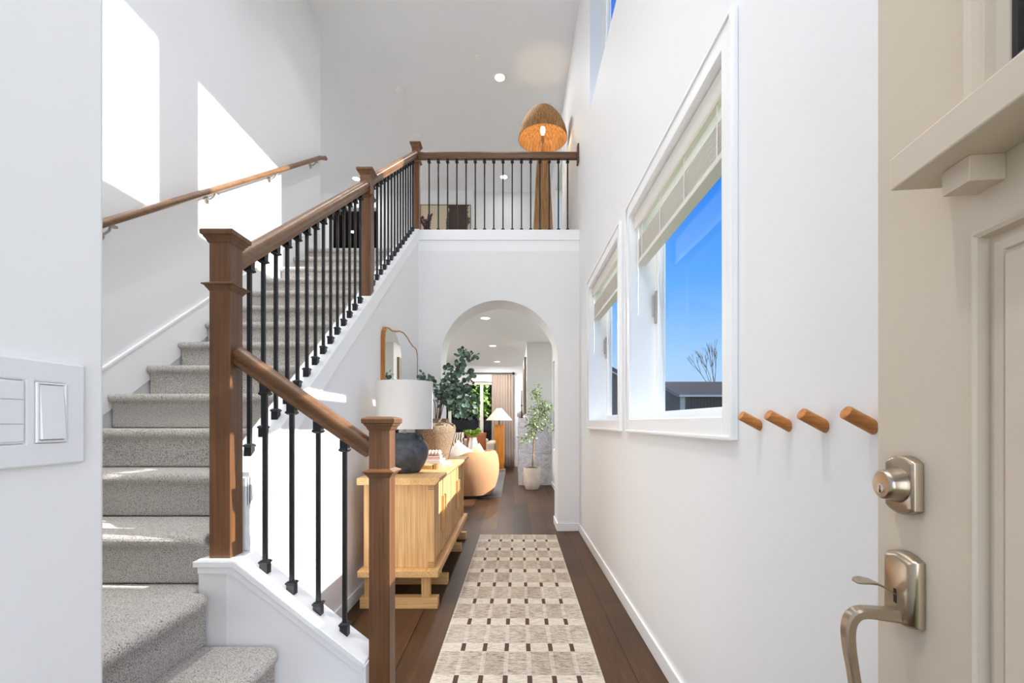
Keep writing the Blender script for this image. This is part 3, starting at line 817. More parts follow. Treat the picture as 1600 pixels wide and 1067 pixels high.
# ------------------------------------------------------------------ sideboard
sb = thing('sideboard', 'pale oak sideboard on sled feet against the stair wall', 'sideboard', (-0.73, 3.78, 0))
obj('top', MB().prism([(-0.985, 0.8425), (-0.468, 0.8425), (-0.468, 0.826), (-0.492, 0.797), (-0.985, 0.797)], 'y', 2.85, 4.70), OAKY, sb, bevel=0.003)
obj('bottom_shelf', MB().box(-0.985, -0.478, 2.86, 4.69, 0.214, 0.256), OAKY, sb, bevel=0.003)
ep = MB().box(-0.965, -0.585, 2.925, 2.95, 0.257, 0.797)
obj('end_panel', ep, OAKZ, sb, bevel=0.001)
obj('end_panel', MB().box(-0.965, -0.585, 4.60, 4.625, 0.257, 0.797), OAKZ, sb, bevel=0.001)
obj('back_panel', MB().box(-0.965, -0.955, 2.951, 4.599, 0.257, 0.797), OAKY, sb)
for y0, y1 in ((2.92, 2.965), (4.585, 4.63)):
    p = obj('corner_post', MB().box(-0.584, -0.512, y0, y1, 0.257, 0.797), OAKZ, sb, bevel=0.002)
    q = MB()
    for z in (0.262, 0.272, 0.282, 0.292, 0.760, 0.770, 0.780, 0.790):
        q.box(-0.552, -0.511, y0-0.0006, y0, z, z+0.003) if y0 < 3 else q.box(-0.552, -0.511, y1, y1+0.0006, z, z+0.003)
    obj('finger_joint', q, DARK, p)
for y in (3.36, 3.77, 4.18):
    obj('divider_post', MB().box(-0.56, -0.519, y-0.012, y+0.012, 0.257, 0.797), OAKZ, sb, bevel=0.002)
for k in range(4):
    a = 2.966+0.41*k+(0.007 if k else 0); b = a+0.38 if k else 3.347
    b = min(b, 4.584)
    dr = obj('door', MB().box(-0.545, -0.526, a+0.002, b-0.002, 0.262, 0.792), OAKZ, sb, bevel=0.002)
    gv = MB()
    for j in range(1, 4):
        yy = a+(b-a)*j/4
        gv.box(-0.526, -0.5250, yy-0.0012, yy+0.0012, 0.27, 0.785)
    obj('groove', gv, DARK, dr)
    yh = b-0.03 if k % 2 == 0 else a+0.03
    obj('handle', MB().box(-0.526, -0.504, yh-0.011, yh+0.011, 0.40, 0.66), OAKZ, dr, bevel=0.003)
for y in (2.935, 3.37, 4.22, 4.655):
    f = obj('foot', MB().box(-0.985, -0.486, y-0.032, y+0.032, 0.0005, 0.072), OAKX, sb, bevel=0.003)
    for x in (-0.93, -0.565):
        g = obj('foot_post', MB().box(x-0.028, x+0.028, y-0.024, y+0.024, 0.072, 0.214), OAKZ, f, bevel=0.002)

# ------------------------------------------------------------------ table lamp
ZT = 0.8425
LX, LY = -0.765, 3.185
tl = thing('table_lamp', 'charcoal pottery table lamp with white drum shade on the sideboard', 'lamp', (LX, LY, ZT))
def clay(name, c1, c2, c3, scale=40, rough=0.7, b=0.25):
    m = M(name, c1, rough); v = m.coord()
    f = m.noise(v, scale, 4, 0.7); m.color(m.ramp(f, [(0.35, c1), (0.5, c2), (0.68, c3)])); m.bump(f, b, 0.004); return m.m
POT = clay('charcoal_pottery', (46, 50, 56), (62, 66, 72), (84, 88, 94), 14, 0.55, 0.15)
obj('pottery_base', MB().lathe([(0.0001, 0.001), (0.100, 0.001), (0.108, 0.008), (0.135, 0.050), (0.156, 0.098), (0.165, 0.142), (0.163, 0.175), (0.150, 0.205), (0.128, 0.222), (0.112, 0.230), (0.108, 0.240), (0.111, 0.262), (0.114, 0.272), (0.106, 0.274), (0.102, 0.262), (0.10, 0.24), (0.0001, 0.235)], (LX, LY, ZT), 48), POT, tl, smooth=True)
obj('pottery_lug', MB().tube([(LX+0.100, LY-0.05, ZT+0.262), (LX+0.128, LY-0.064, ZT+0.258), (LX+0.140, LY-0.068, ZT+0.236), (LX+0.128, LY-0.062, ZT+0.212)], 0.009, 10), POT, tl, smooth=True)
obj('stem', MB().lathe([(0.0001, 0.236), (0.05, 0.236), (0.05, 0.245), (0.012, 0.252), (0.009, 0.30), (0.016, 0.305), (0.016, 0.36), (0.0001, 0.36)], (LX, LY, ZT), 20), NICK, tl, smooth=True)
def fabric(name, rgb, rough=0.85, trans=0.0, sc=500):
    m = M(name, rgb, rough, spec=0.2); v = m.coord((1, 1, 1)); m.bump(m.noise(v, sc, 1), 0.15, 0.001)
    if trans:
        t = m.node('ShaderNodeBsdfTranslucent'); t.inputs[0].default_value = lin(rgb)
        x = m.node('ShaderNodeMixShader'); x.inputs[0].default_value = trans
        m.l.new(m.b.outputs[0], x.inputs[1]); m.l.new(t.outputs[0], x.inputs[2])
        m.l.new(x.outputs[0], m.n['Material Output'].inputs['Surface'])
    return m.m
SHADE = fabric('white_linen_shade', (236, 234, 230), trans=0.35)
obj('lamp_shade', MB().lathe([(0.191, 0.302), (0.194, 0.302), (0.188, 0.630), (0.185, 0.630)], (LX, LY, ZT), 64).lathe([(0.191, 0.302), (0.185, 0.630)], (LX, LY, ZT), 64) if False else
    MB().sweep([(LX+0.19*math.cos(2*math.pi*i/64), LY+0.19*math.sin(2*math.pi*i/64), ZT+0.302) for i in range(64)],
               [(0.0015, 0), (-0.0015, 0), (0.0035, 0.328), (0.0065, 0.328)], closed=True), SHADE, tl, smooth=True)
sp3 = MB()
for q in range(3):
    a = R(120*q+20); sp3.tube([(LX, LY, ZT+0.60), (LX+0.186*math.cos(a), LY+0.186*math.sin(a), ZT+0.60)], 0.002, 6)
sp3.tube([(LX, LY, ZT+0.36), (LX, LY, ZT+0.61)], 0.004, 8)
obj('shade_frame', sp3, NICK, tl)

# ------------------------------------------------------------------ vase with eucalyptus
VX, VY = -0.744, 4.33
vs = thing('stoneware_vase', 'large speckled tan stoneware vase at far end of sideboard', 'vase', (VX, VY, ZT))
STONE = clay('speckled_stoneware', (84, 70, 56), (134, 114, 92), (160, 140, 114), 110, 0.85, 0.5)
obj('vase_body', MB().lathe([(0.0001, 0.001), (0.118, 0.001), (0.124, 0.01), (0.150, 0.11), (0.176, 0.20), (0.192, 0.26), (0.194, 0.30), (0.184, 0.325), (0.150, 0.345), (0.126, 0.353), (0.123, 0.366), (0.128, 0.383), (0.118, 0.384), (0.112, 0.37), (0.112, 0.34), (0.0001, 0.30)], (VX, VY, ZT), 48), STONE, vs, smooth=True)

def leafmat(name, cols, rough=0.5, scale=14):
    m = M(name, cols[0], rough); v = m.coord(); f = m.noise(v, scale, 2)
    m.color(m.ramp(f, [(0.3, cols[0]), (0.5, cols[1]), (0.7, cols[2])]))
    return m.m
EUC = leafmat('eucalyptus_leaf', [(40, 60, 44), (66, 90, 74), (104, 130, 116)], 0.6, 26)
BARK = leafmat('brown_twig', [(84, 66, 50), (106, 86, 66), (128, 106, 84)], 0.8)
def disc_leaf(mb, c, nrm, r, el=1.0, n=9, fold=0.18):
    nrm = nrm.normalized(); a = nrm.orthogonal().normalized()
    a = Matrix.Rotation(random.uniform(0, 6.28), 3, nrm) @ a; b = nrm.cross(a)
    base = len(mb.v); mb.v.append(tuple(c - nrm*r*fold))
    for i in range(n):
        q = 2*math.pi*i/n
        mb.v.append(tuple(c + a*math.cos(q)*r*el + b*math.sin(q)*r))
    for i in range(n): mb.f.append((base, base+1+i, base+1+(i+1) % n))
def rnd(s=1.0): return Vector((random.uniform(-s, s), random.uniform(-s, s), random.uniform(-s, s)))
eu = thing('eucalyptus_branches', 'tall round-leafed eucalyptus branches standing in the stoneware vase', 'plant', (VX, VY, ZT+0.30))
b0 = Vector((VX, VY, ZT+0.34))
stems_def = [  # (dx, dy, dz) control points measured from the vase mouth
    [(0.02, 0, 0), (0.06, -0.02, 0.20), (0.10, -0.04, 0.36), (0.20, -0.06, 0.50), (0.30, -0.05, 0.60), (0.385, -0.04, 0.655)],
    [(0.0, 0, 0), (0.02, 0.0, 0.22), (-0.03, -0.03, 0.34), (-0.08, -0.05, 0.42), (-0.14, -0.07, 0.45)],
    [(0.03, 0, 0), (0.07, 0.02, 0.22), (0.16, 0.02, 0.40), (0.28, 0.0, 0.46), (0.38, 0.0, 0.42)],
    [(0.03, 0, 0), (0.08, -0.04, 0.24), (0.16, -0.06, 0.33), (0.25, -0.08, 0.28), (0.30, -0.10, 0.16), (0.31, -0.10, 0.05)],
    [(0.02, 0, 0), (0.06, -0.06, 0.20), (0.13, -0.10, 0.26), (0.19, -0.12, 0.18), (0.22, -0.13, 0.06)],
    [(0.02, 0.02, 0), (0.06, 0.05, 0.24), (0.15, 0.06, 0.36), (0.22, 0.04, 0.30), (0.26, 0.03, 0.18)],
    [(0.0, 0, 0), (0.0, -0.04, 0.18), (-0.05, -0.08, 0.26), (-0.11, -0.12, 0.22), (-0.14, -0.14, 0.08)],
    [(0.03, 0, 0), (0.05, 0.0, 0.25), (0.12, 0.0, 0.44), (0.17, 0.0, 0.52), (0.25, 0.0, 0.62), (0.30, 0.0, 0.70)],
    [(0.03, 0, 0), (0.10, 0.0, 0.24), (0.20, -0.02, 0.32), (0.30, -0.04, 0.26), (0.36, -0.05, 0.14)],
]
lf = MB()
for sd in stems_def:
    pts = smooth_path([b0+Vector(q) for q in sd])
    n = len(pts)
    obj('stem', MB().tube([tuple(p) for p in pts], 0.005, 6, scales=[1-0.8*i/n for i in range(n)]), BARK, eu, smooth=True)
    dense = 2 if sd[-1][2] < 0.3 else 1
    for i in range(5, n):
        p = pts[i]; t = (pts[i]-pts[i-1]).normalized()
        for s_ in range((4 if dense > 1 else 3) if i > 7 else 1):
            side = t.cross(rnd()).normalized()
            r = random.uniform(0.016, 0.028)*(1.0 if i < n-2 else 0.75)
            disc_leaf(lf, p+side*(r+random.uniform(0.004, 0.055))+rnd(0.014), (side*0.4+rnd(0.8)+Vector((0.2, -0.8, 0.3))), r, random.uniform(0.85, 1.0))
obj('foliage', lf, EUC, eu, merge=False)
n_euc = len(lf.f)

# ------------------------------------------------------------------ books and small things on the sideboard
PAPER = M('paper_edges', (232, 226, 214), 0.8).m
def book(x0, x1, y0, y1, z0, z1, col, label, rot=0):
    cx, cy = (x0+x1)/2, (y0+y1)/2
    b = thing('book', label, 'book', (cx, cy, z0), 'books stacked on the sideboard'); b.rotation_euler = (0, 0, R(rot))
    w, d_, h = (x1-x0)/2, (y1-y0)/2, z1-z0
    cm = M('book_cover', col, 0.5).m
    objl('cover', MB().box(-w, w, -d_, d_, 0, 0.003).box(-w, w, -d_, d_, h-0.003, h).box(-w, w, -d_, -d_+0.003, 0.003, h-0.003), cm, b, bevel=0.0008)
    objl('pages', MB().box(-w+0.004, w-0.004, -d_+0.0032, d_-0.004, 0.0032, h-0.0032), PAPER, b)
zt = ZT+0.0006
book(-0.735, -0.555, 3.52, 3.76, zt, zt+0.030, (226, 222, 214), 'thick white book at the bottom of the stack on the sideboard', 3)
book(-0.725, -0.565, 3.52, 3.74, zt+0.0304, zt+0.056, (236, 232, 226), 'white book in the middle of the stack on the sideboard', -2)
book(-0.705, -0.575, 3.53, 3.70, zt+0.0564, zt+0.084, (196, 166, 156), 'dusty pink book on top of the stack on the sideboard', 2)
kn = thing('bead_garland', 'cream coiled knot ornament lying on the pink book', 'ornament', (-0.64, 3.61, zt+0.0846))
cream = fabric('cream_wool', (226, 208, 192), sc=200)
g = MB(); 
for k in range(5):
    cx = -0.69+0.025*k
    g2 = MB().ellipsoid((cx, 3.61, zt+0.0846+0.023), (0.016, 0.045, 0.0225), 14, 8); obj('coil', g2, cream, kn, smooth=True)
tr = thing('wooden_box', 'small pale wooden box on the sideboard beside the lamp base', 'box', (-0.66, 3.41, zt))
obj('box_body', MB().box(-0.725, -0.605, 3.365, 3.455, zt, zt+0.022), OAKX, tr, bevel=0.002)
obj('lid', MB().box(-0.723, -0.607, 3.367, 3.453, zt+0.0225, zt+0.030), OAKX, tr, bevel=0.001)
br_ = M('aged_brass', (196, 160, 96), 0.35, 0.8).m
o = obj('brass_clip', MB().box(-0.598, -0.572, 3.37, 3.45, zt, zt+0.034).box(-0.59, -0.58, 3.38, 3.44, zt+0.034, zt+0.040), br_, bevel=0.003)
tag(o, 'small brass block on the sideboard in front of the books', 'ornament'); pivot(o, (-0.585, 3.41, zt))
o = obj('glass_block', MB().box(-0.548, -0.508, 3.66, 3.70, zt, zt+0.035), M('frosted_block', (232, 232, 230), 0.15).m, bevel=0.004)
tag(o, 'small white stone cube at the front edge beside the books', 'ornament'); pivot(o, (-0.528, 3.68, zt))

# ------------------------------------------------------------------ mirror
mr = thing('wall_mirror', 'wavy-topped wall mirror in amber wooden frame above the sideboard', 'mirror', (XS1, 4.2, 0.86))
def mir(k):
    y0, y1, z0 = 3.585+k, 4.815-k, 0.86+k
    tp = [(3.585, 1.86), (3.60, 1.915), (3.645, 1.955), (3.71, 1.965), (3.80, 1.962), (3.92, 1.978), (4.05, 2.008), (4.20, 2.022), (4.35, 2.008), (4.48, 1.978), (4.60, 1.962), (4.69, 1.965), (4.755, 1.955), (4.80, 1.915), (4.815, 1.86)]
    pts = [(4.2+(y-4.2)*(1-k/0.615), z-k) for y, z in tp]
    pts += [(y1, z0+0.06), (y1-0.02, z0+0.018), (y1-0.06, z0), (y0+0.06, z0), (y0+0.02, z0+0.018), (y0, z0+0.06)]
    return pts
outer, inner = mir(0), mir(0.011)
mb = MB(); n = len(outer); xa, xb = XS1+0.0008, XS1+0.034
for pts, x in ((outer, xa), (outer, xb), (inner, xb), (inner, xa)): mb.v += [(x, p[0], p[1]) for p in pts]
for k in range(4):
    for i in range(n):
        j = (i+1) % n; k2 = (k+1) % 4
        mb.f.append((k*n+i, k*n+j, k2*n+j, k2*n+i))
obj('frame', mb, AMBER, mr)
mg = M('mirror_silver', (236, 238, 236), 0.01, 1.0).m
obj('mirror_glass', MB().prism([(p[0], p[1]) for p in mir(0.0115)], 'x', xa+0.001, XS1+0.031), mg, mr)

# ------------------------------------------------------------------ fixtures on ceilings
def can(x, y, z, label, power, group, col=(1.0, 0.98, 0.955), r=0.065, spread=180):
    t = thing('recessed_light', label, 'ceiling light', (x, y, z), group)
    obj('trim_ring', MB().lathe([(r, -0.004), (r+0.018, -0.006), (r+0.026, -0.001), (r+0.020, 0.0), (r, 0.0)], (x, y, z), 32), TRIM, t, smooth=True)
    obj('diffuser', MB().lathe([(0.0001, -0.003), (r, -0.003), (r, -0.0005), (0.0001, -0.0005)], (x, y, z), 32), LAMPON, t, smooth=True)
    if power:
        l = bpy.data.lights.new('can_glow', 'AREA'); l.shape = 'DISK'; l.size = 2*r; l.energy = power; l.color = col; l.spread = R(spread)
        o = bpy.data.objects.new('can_glow', l); C.objects.link(o); o.parent = t; o.location = (0, 0, -0.010)
    return t
G1, G2, G3 = 'recessed lights in the high ceiling', 'recessed lights in the living room ceiling', 'added fill lights above the entrance hall'
ZCC = ZC-0.0005
can(-0.19, 6.12, ZCC, 'recessed ceiling light up high, directly above the woven lamp side of the balcony', 15, G1)
can(-0.19, 8.60, ZCC, 'recessed loft ceiling light seen between the balcony balusters', 2.5, G1)
can(-3.00, 8.66, ZCC, 'recessed loft ceiling light seen left of the middle newel post', 8, G1)
can(-3.9, 11.0, ZC-0.0305, 'recessed light inside the dark brown bedroom beyond the loft', 16, G1)
for (x, y), w in (((-0.42, 6.67), 'nearest of the living room recessed lights, just past the arch'), ((-0.42, 9.07), 'middle of the three living room recessed lights'), ((-0.42, 11.45), 'farthest of the living room recessed lights, near the patio door')):
    can(x, y, ZL-0.0205, w, 34, G2)
for x, y, w, p in ((-0.2, 1.4, 'added entrance hall fill light near the door', 5), (-0.2, 3.9, 'added entrance hall fill light near the balcony', 6), (-1.25, 1.2, 'added fill light above the lower landing', 25), (-1.25, 3.0, 'added fill light above the middle of the stair', 7), (-1.3, 4.6, 'added fill light above the upper stair flight', 5)):
    can(x, y, ZCC, w, p, G3, spread=100)  # unseen ceiling lights added to brighten the hall and stairs
def disc_fix(name, x, y, z, r, prof, label, cat, mat=PLASTIC):
    o = obj(name, MB().lathe(prof, (x, y, z), 36), mat, smooth=True); tag(o, label, cat); pivot(o, (x, y, z)); return o
WPL = paint('detector_plastic', (242, 241, 238), 0.4, 0)
disc_fix('sprinkler_cover', -0.45, 5.78, ZCC, 0.045, [(0.0001, -0.008), (0.040, -0.008), (0.042, 0), (0.0001, 0)], 'small round white cover on high ceiling, nearest the front', 'ceiling cover', WPL)
sd = disc_fix('smoke_detector', -1.59, 6.36, ZCC, 0.06, [(0.0001, -0.040), (0.018, -0.040), (0.024, -0.034), (0.044, -0.030), (0.056, -0.014), (0.066, -0.010), (0.068, 0), (0.0001, 0)], 'round white smoke detector with raised centre on the high ceiling', 'smoke detector', WPL)
disc_fix('speaker_cover', -1.58, 7.33, ZCC, 0.07, [(0.0001, -0.006), (0.068, -0.006), (0.075, 0), (0.0001, 0)], 'flat round white cover on the high ceiling above the top newel', 'ceiling cover', WPL)

# ------------------------------------------------------------------ loft: woven lamp, painting, console, vase
RM = M('woven_rope', (176, 132, 84), 0.85)
v = RM.coord(); wv = RM.node('ShaderNodeTexNoise'); wv.inputs['Scale'].default_value = 1.0; wv.inputs['Detail'].default_value = 3
RM.l.new(RM.coord((60, 60, 3)), wv.inputs['Vector'])
RM.color(RM.ramp(wv.outputs['Fac'], [(0.3, (138, 100, 60)), (0.5, (172, 130, 84)), (0.7, (200, 160, 112))])); RM.bump(wv.outputs['Fac'], 0.5, 0.004)
tt = RM.node('ShaderNodeBsdfTranslucent'); tt.inputs[0].default_value = lin((190, 134, 74)); mx_ = RM.node('ShaderNodeMixShader'); mx_.inputs[0].default_value = 0.12
RM.l.new(RM.b.outputs[0], mx_.inputs[1]); RM.l.new(tt.outputs[0], mx_.inputs[2]); RM.l.new(mx_.outputs[0], RM.n['Material Output'].inputs['Surface'])
ROPE = RM.m
gx, gy = 0.375, 5.92
gl = thing('giant_floor_lamp', 'giant woven straw lamp with tapering column on the loft', 'lamp', (gx, gy, ZF))
zz = ZF+0.001
colm = MB(); 
for z, h in ((0, 0.150), (1.50, 0.078)):
    for q in ((-1, -1), (1, -1), (1, 1), (-1, 1)): colm.v.append((gx+q[0]*h, gy+q[1]*h, zz+z))
colm.f = [(0, 1, 2, 3), (4, 5, 6, 7), (0, 1, 5, 4), (1, 2, 6, 5), (2, 3, 7, 6), (3, 0, 4, 7)]
obj('column', colm, ROPE, gl, bevel=0.012, seg=3)
zr = 4.875
obj('lamp_shade', MB().sweep([(gx+math.cos(2*math.pi*i/64), gy+math.sin(2*math.pi*i/64), zr) for i in range(64)], [(0, 0)], closed=True) if False else
    MB().lathe([(0.317, 0.0), (0.311, 0.055), (0.292, 0.135), (0.258, 0.215), (0.214, 0.285), (0.166, 0.345), (0.120, 0.385), (0.116, 0.385), (0.162, 0.343), (0.209, 0.283), (0.253, 0.214), (0.286, 0.135), (0.305, 0.055), (0.311, 0.0)], (gx, gy, zr), 56), ROPE, gl, smooth=True)
obj('socket', MB().lathe([(0.0001, 1.50), (0.012, 1.50), (0.010, 1.74), (0.02, 1.75), (0.024, 1.80), (0.018, 1.83), (0.0001, 1.83)], (gx, gy, zz), 20), NICK, gl, smooth=True)
obj('bulb', MB().lathe([(0.0001, 1.825), (0.014, 1.83), (0.020, 1.855), (0.029, 1.885), (0.031, 1.91), (0.024, 1.935), (0.0001, 1.945)], (gx, gy, zz), 20), BULBON, gl, smooth=True)
pl = bpy.data.lights.new('bulb_light', 'POINT'); pl.energy = 3.2; pl.color = (1.0, 0.72, 0.42); pl.shadow_soft_size = 0.03
po = bpy.data.objects.new('bulb_light', pl); C.objects.link(po); po.parent = gl; po.location = (0, 0, 1.90)

pa = thing('painting', 'large abstract painting in beige, red and dark brown on the loft wall', 'painting', (-1.36, YLB-0.1, 4.75))
pm = M('abstract_paint', (200, 190, 170), 0.7)
t = pm.node('ShaderNodeTexCoord'); sp = pm.node('ShaderNodeSeparateXYZ'); pm.l.new(t.outputs['Object'], sp.inputs[0])
nz = pm.noise(pm.coord(), 2.2, 5, 0.6, 0.6)
xx = pm.math('ADD', sp.outputs[0], pm.math('MULTIPLY', pm.math('SUBTRACT', nz, 0.5), 0.55))
c = pm.ramp(pm.math('ADD', xx, 0.5), [(0.0, (214, 176, 158)), (0.22, (206, 192, 166)), (0.50, (200, 188, 160)), (0.53, (66, 50, 42)), (0.93, (72, 56, 48)), (0.96, (206, 190, 164))])
dg = pm.math('ADD', pm.math('ADD', sp.outputs[2], pm.math('MULTIPLY', sp.outputs[0], 0.9)), pm.math('MULTIPLY', pm.math('SUBTRACT', nz, 0.5), 0.4))
band = pm.math('LESS_THAN', pm.math('ABSOLUTE', pm.math('SUBTRACT', dg, -0.02)), 0.045)
pm.color(pm.mix(pm.math('MULTIPLY', band, pm.math('LESS_THAN', xx, 0.02)), c, lin((156, 70, 62))))
obj('canvas', MB().box(-1.855, -0.872, YLB-0.13, YLB-0.1005, 4.05, 5.52), pm.m, pa)
fr = MB().box(-1.865, -1.855, YLB-0.135, YLB-0.1005, 4.04, 5.53).box(-0.872, -0.862, YLB-0.135, YLB-0.1005, 4.04, 5.53).box(-1.855, -0.872, YLB-0.135, YLB-0.1005, 5.52, 5.53).box(-1.855, -0.872, YLB-0.135, YLB-0.1005, 4.04, 4.05)
obj('frame', fr, M('thin_dark_frame', (60, 50, 44), 0.5).m, pa)
ct = thing('console_table', 'wooden console table on the loft behind the balcony rail', 'table', (-1.3, 7.05, ZF))
obj('tabletop', MB().box(-1.75, -0.95, 6.88, 7.22, ZF+0.74, ZF+0.775), OAKX, ct, bevel=0.003)
for x in (-1.71, -0.99):
    for y in (6.92, 7.18): obj('leg', MB().box(x-0.02, x+0.02, y-0.02, y+0.02, ZF+0.0005, ZF+0.74), OAKZ, ct, bevel=0.002)
BURG = leafmat('dark_burgundy_leaf', [(38, 24, 28), (52, 30, 36), (66, 40, 44)], 0.6)
cv = Vector((-1.335, 7.0, ZF+0.7755))
vv = thing('bud_vase', 'small dark vase on the loft console', 'vase', tuple(cv))
obj('vase_body', MB().lathe([(0.0001, 0), (0.045, 0), (0.06, 0.05), (0.06, 0.10), (0.03, 0.16), (0.022, 0.20), (0.028, 0.215), (0.018, 0.215), (0.0001, 0.19)], tuple(cv), 24), POT, vv, smooth=True)
dk = thing('dark_leaf_sprigs', 'dark burgundy leafy sprigs rising in front of the painting', 'plant', tuple(cv+Vector((0, 0, 0.2))))
lf = MB()
def pointed_leaf(mb, c, d, up, L, W):
    d = d.normalized(); s_ = d.cross(up).normalized(); u = s_.cross(d)
    b = len(mb.v)
    mb.v += [tuple(c), tuple(c+d*L*0.35+s_*W+u*W*0.3), tuple(c+d*L*0.75+s_*W*0.7+u*W*0.2), tuple(c+d*L), tuple(c+d*L*0.75-s_*W*0.7+u*W*0.2), tuple(c+d*L*0.35-s_*W+u*W*0.3), tuple(c+d*L*0.5)]
    mb.f += [(b, b+1, b+6), (b+1, b+2, b+6), (b+2, b+3, b+6), (b+3, b+4, b+6), (b+4, b+5, b+6), (b+5, b, b+6)]
for dx, top in ((-0.09, 0.27), (0.05, 0.31), (0.01, 0.22)):
    a = cv+Vector((0, 0, 0.19)); pts = smooth_path([a, a+Vector((dx*0.3, 0, top*0.5)), a+Vector((dx, -0.01, top))], 6)
    obj('stem', MB().tube([tuple(p) for p in pts], 0.003, 5), BURG, dk)
    for i in range(4, len(pts)):
        for s_ in (-1, 1): pointed_leaf(lf, pts[i], Vector((s_*0.8, random.uniform(-.4, .4), 0.7)), Vector((0, -1, 0)), 0.055, 0.014)
obj('foliage', lf, BURG, dk, merge=False)

# ------------------------------------------------------------------ living room
rgm = clay('grey_wool_rug', (104, 102, 104), (124, 122, 122), (140, 138, 136), 60, 0.95, 0.4)
o = obj('living_room_rug', MB().box(-3.6, -0.2, 7.2, 11.25, 0.0005, 0.012), rgm, bevel=0.003)
tag(o, 'grey wool area rug under the living room seating', 'rug'); pivot(o, (-1.9, 9.2, 0))
BOU = fabric('tan_velvet', (186, 142, 104), 0.8, sc=300)
CX, CY = -0.70, 7.40
ch = thing('barrel_chair', 'tan rounded barrel swivel chair just beyond the sideboard', 'armchair', (CX, CY, 0.0125))
mb = MB(); n = 48
def rim(a):       # height of the wrap-around back; the open front looks toward -x, +y
    q = math.cos(a-R(-20)); return 0.60+0.13*max(0, min(1, (q+0.55)/0.9))
prof_n = 12
for i in range(n):
    a = 2*math.pi*i/n; zt_ = rim(a) if True else 0
    open_ = max(0.0, min(1.0, (-math.cos(a-R(-20))-0.45)/0.3)); zt_ = zt_*(1-open_)+0.40*open_
    row = []
    for k in range(prof_n):
        t = k/(prof_n-1); z = 0.05+(zt_-0.05)*t
        r = 0.335+0.125*math.sin(min(1, 0.05+t*0.92)*math.pi*0.80)**0.9
        if k == prof_n-1: r -= 0.02
        row.append((r, z))
    row.append((row[-1][0]-0.05, zt_+0.004)); row.append((0.31, zt_-0.05)); row.append((0.30, 0.38)); row.append((0.05, 0.38))
    for r, z in row: mb.v.append((CX+r*math.cos(a), CY+r*math.sin(a), z))
m = prof_n+4
for i in range(n):
    j = (i+1) % n
    for k in range(m-1): mb.f.append((i*m+k, j*m+k, j*m+k+1, i*m+k+1))
mb.f.append(tuple(i*m for i in range(n))); mb.f.append(tuple(i*m+m-1 for i in range(n)))
obj('shell', mb, BOU, ch, smooth=True)
obj('seat_cushion', MB().ellipsoid((CX, CY, 0.41), (0.285, 0.285, 0.07), 28, 10, 0.5), BOU, ch, smooth=True)
obj('swivel_base', MB().lathe([(0.0001, 0.0125), (0.30, 0.0125), (0.30, 0.047), (0.0001, 0.047)], (CX, CY, 0), 36), M('dark_plinth', (40, 36, 34), 0.5).m, ch)
def pillow(x, y, z, w, h, d_, col, label, rx=0, ry=0, rz=0, mat=None):
    """plump square cushion, standing"""
    mb = MB(); n = 12
    for side in (1, -1):
        for i in range(n+1):
            for j in range(n+1):
                u = -1+2*i/n; v = -1+2*j/n
                t = ((1-u**4)*(1-v**4))**0.5
                pinch = 1-0.06*(1-abs(u))*abs(v)**3; pv = 1-0.06*(1-abs(v))*abs(u)**3
                mb.v.append((u*w/2*pv, side*d_/2*t, v*h/2*pinch))
        b = 0 if side == 1 else (n+1)**2
        for i in range(n):
            for j in range(n): mb.f.append((b+i*(n+1)+j, b+(i+1)*(n+1)+j, b+(i+1)*(n+1)+j+1, b+i*(n+1)+j+1))
    o = objl('cushion', mb, mat or fabric('cushion_fabric', col, sc=250), None, smooth=True)
    o.location = (x, y, z); o.rotation_euler = (R(rx), R(ry), R(rz)); tag(o, label, 'cushion', 'cushions in the living room'); return o
pillow(-0.88, 7.33, 0.70, 0.30, 0.30, 0.10, (236, 230, 220), 'white cushion leaning inside the tan barrel chair', rx=-10, ry=36, rz=-8)
pillow(-0.60, 7.42, 0.66, 0.28, 0.28, 0.09, (222, 202, 172), 'beige cushion against the back of the tan barrel chair', rx=-10, ry=-34, rz=8)
# coffee table with vase
cof = thing('coffee_table', 'low round wooden coffee table behind the tan chair', 'table', (-0.98, 8.45, 0.014))
obj('tabletop', MB().lathe([(0.0001, 0.36), (0.42, 0.36), (0.43, 0.37), (0.43, 0.395), (0.42, 0.405), (0.0001, 0.405)], (-0.98, 8.45, 0), 40), wood('dark_walnut', [(70, 48, 34), (84, 60, 44), (98, 72, 54)], 'x', 1, 0.4), cof, smooth=True)
for a in (30, 150, 270): obj('leg', MB().tube([(-0.98+0.3*math.cos(R(a)), 8.45+0.3*math.sin(R(a)), 0.014), (-0.98+0.26*math.cos(R(a)), 8.45+0.26*math.sin(R(a)), 0.36)], 0.025, 12), NEWEL, cof, smooth=True)
CVX, CVY = -0.755, 8.40
o = thing('tall_cream_vase', 'tall cream vase holding green leaves on the coffee table', 'vase', (CVX, CVY, 0.4055))
obj('vase_body', MB().lathe([(0.0001, 0), (0.065, 0), (0.085, 0.08), (0.095, 0.25), (0.085, 0.40), (0.062, 0.48), (0.066, 0.505), (0.055, 0.505), (0.05, 0.48), (0.0001, 0.42)], (CVX, CVY, 0.4055), 28), clay('cream_ceramic', (210, 198, 182), (224, 214, 200), (232, 224, 212), 12, 0.5, 0.1), o, smooth=True)
gn = thing('green_leaf_stems', 'bright green leafy stems in the tall cream vase', 'plant', (CVX, CVY, 0.9))
GRN = leafmat('fresh_green_leaf', [(92, 128, 40), (128, 164, 58), (160, 190, 84)], 0.5)
lf = MB(); stm = MB()
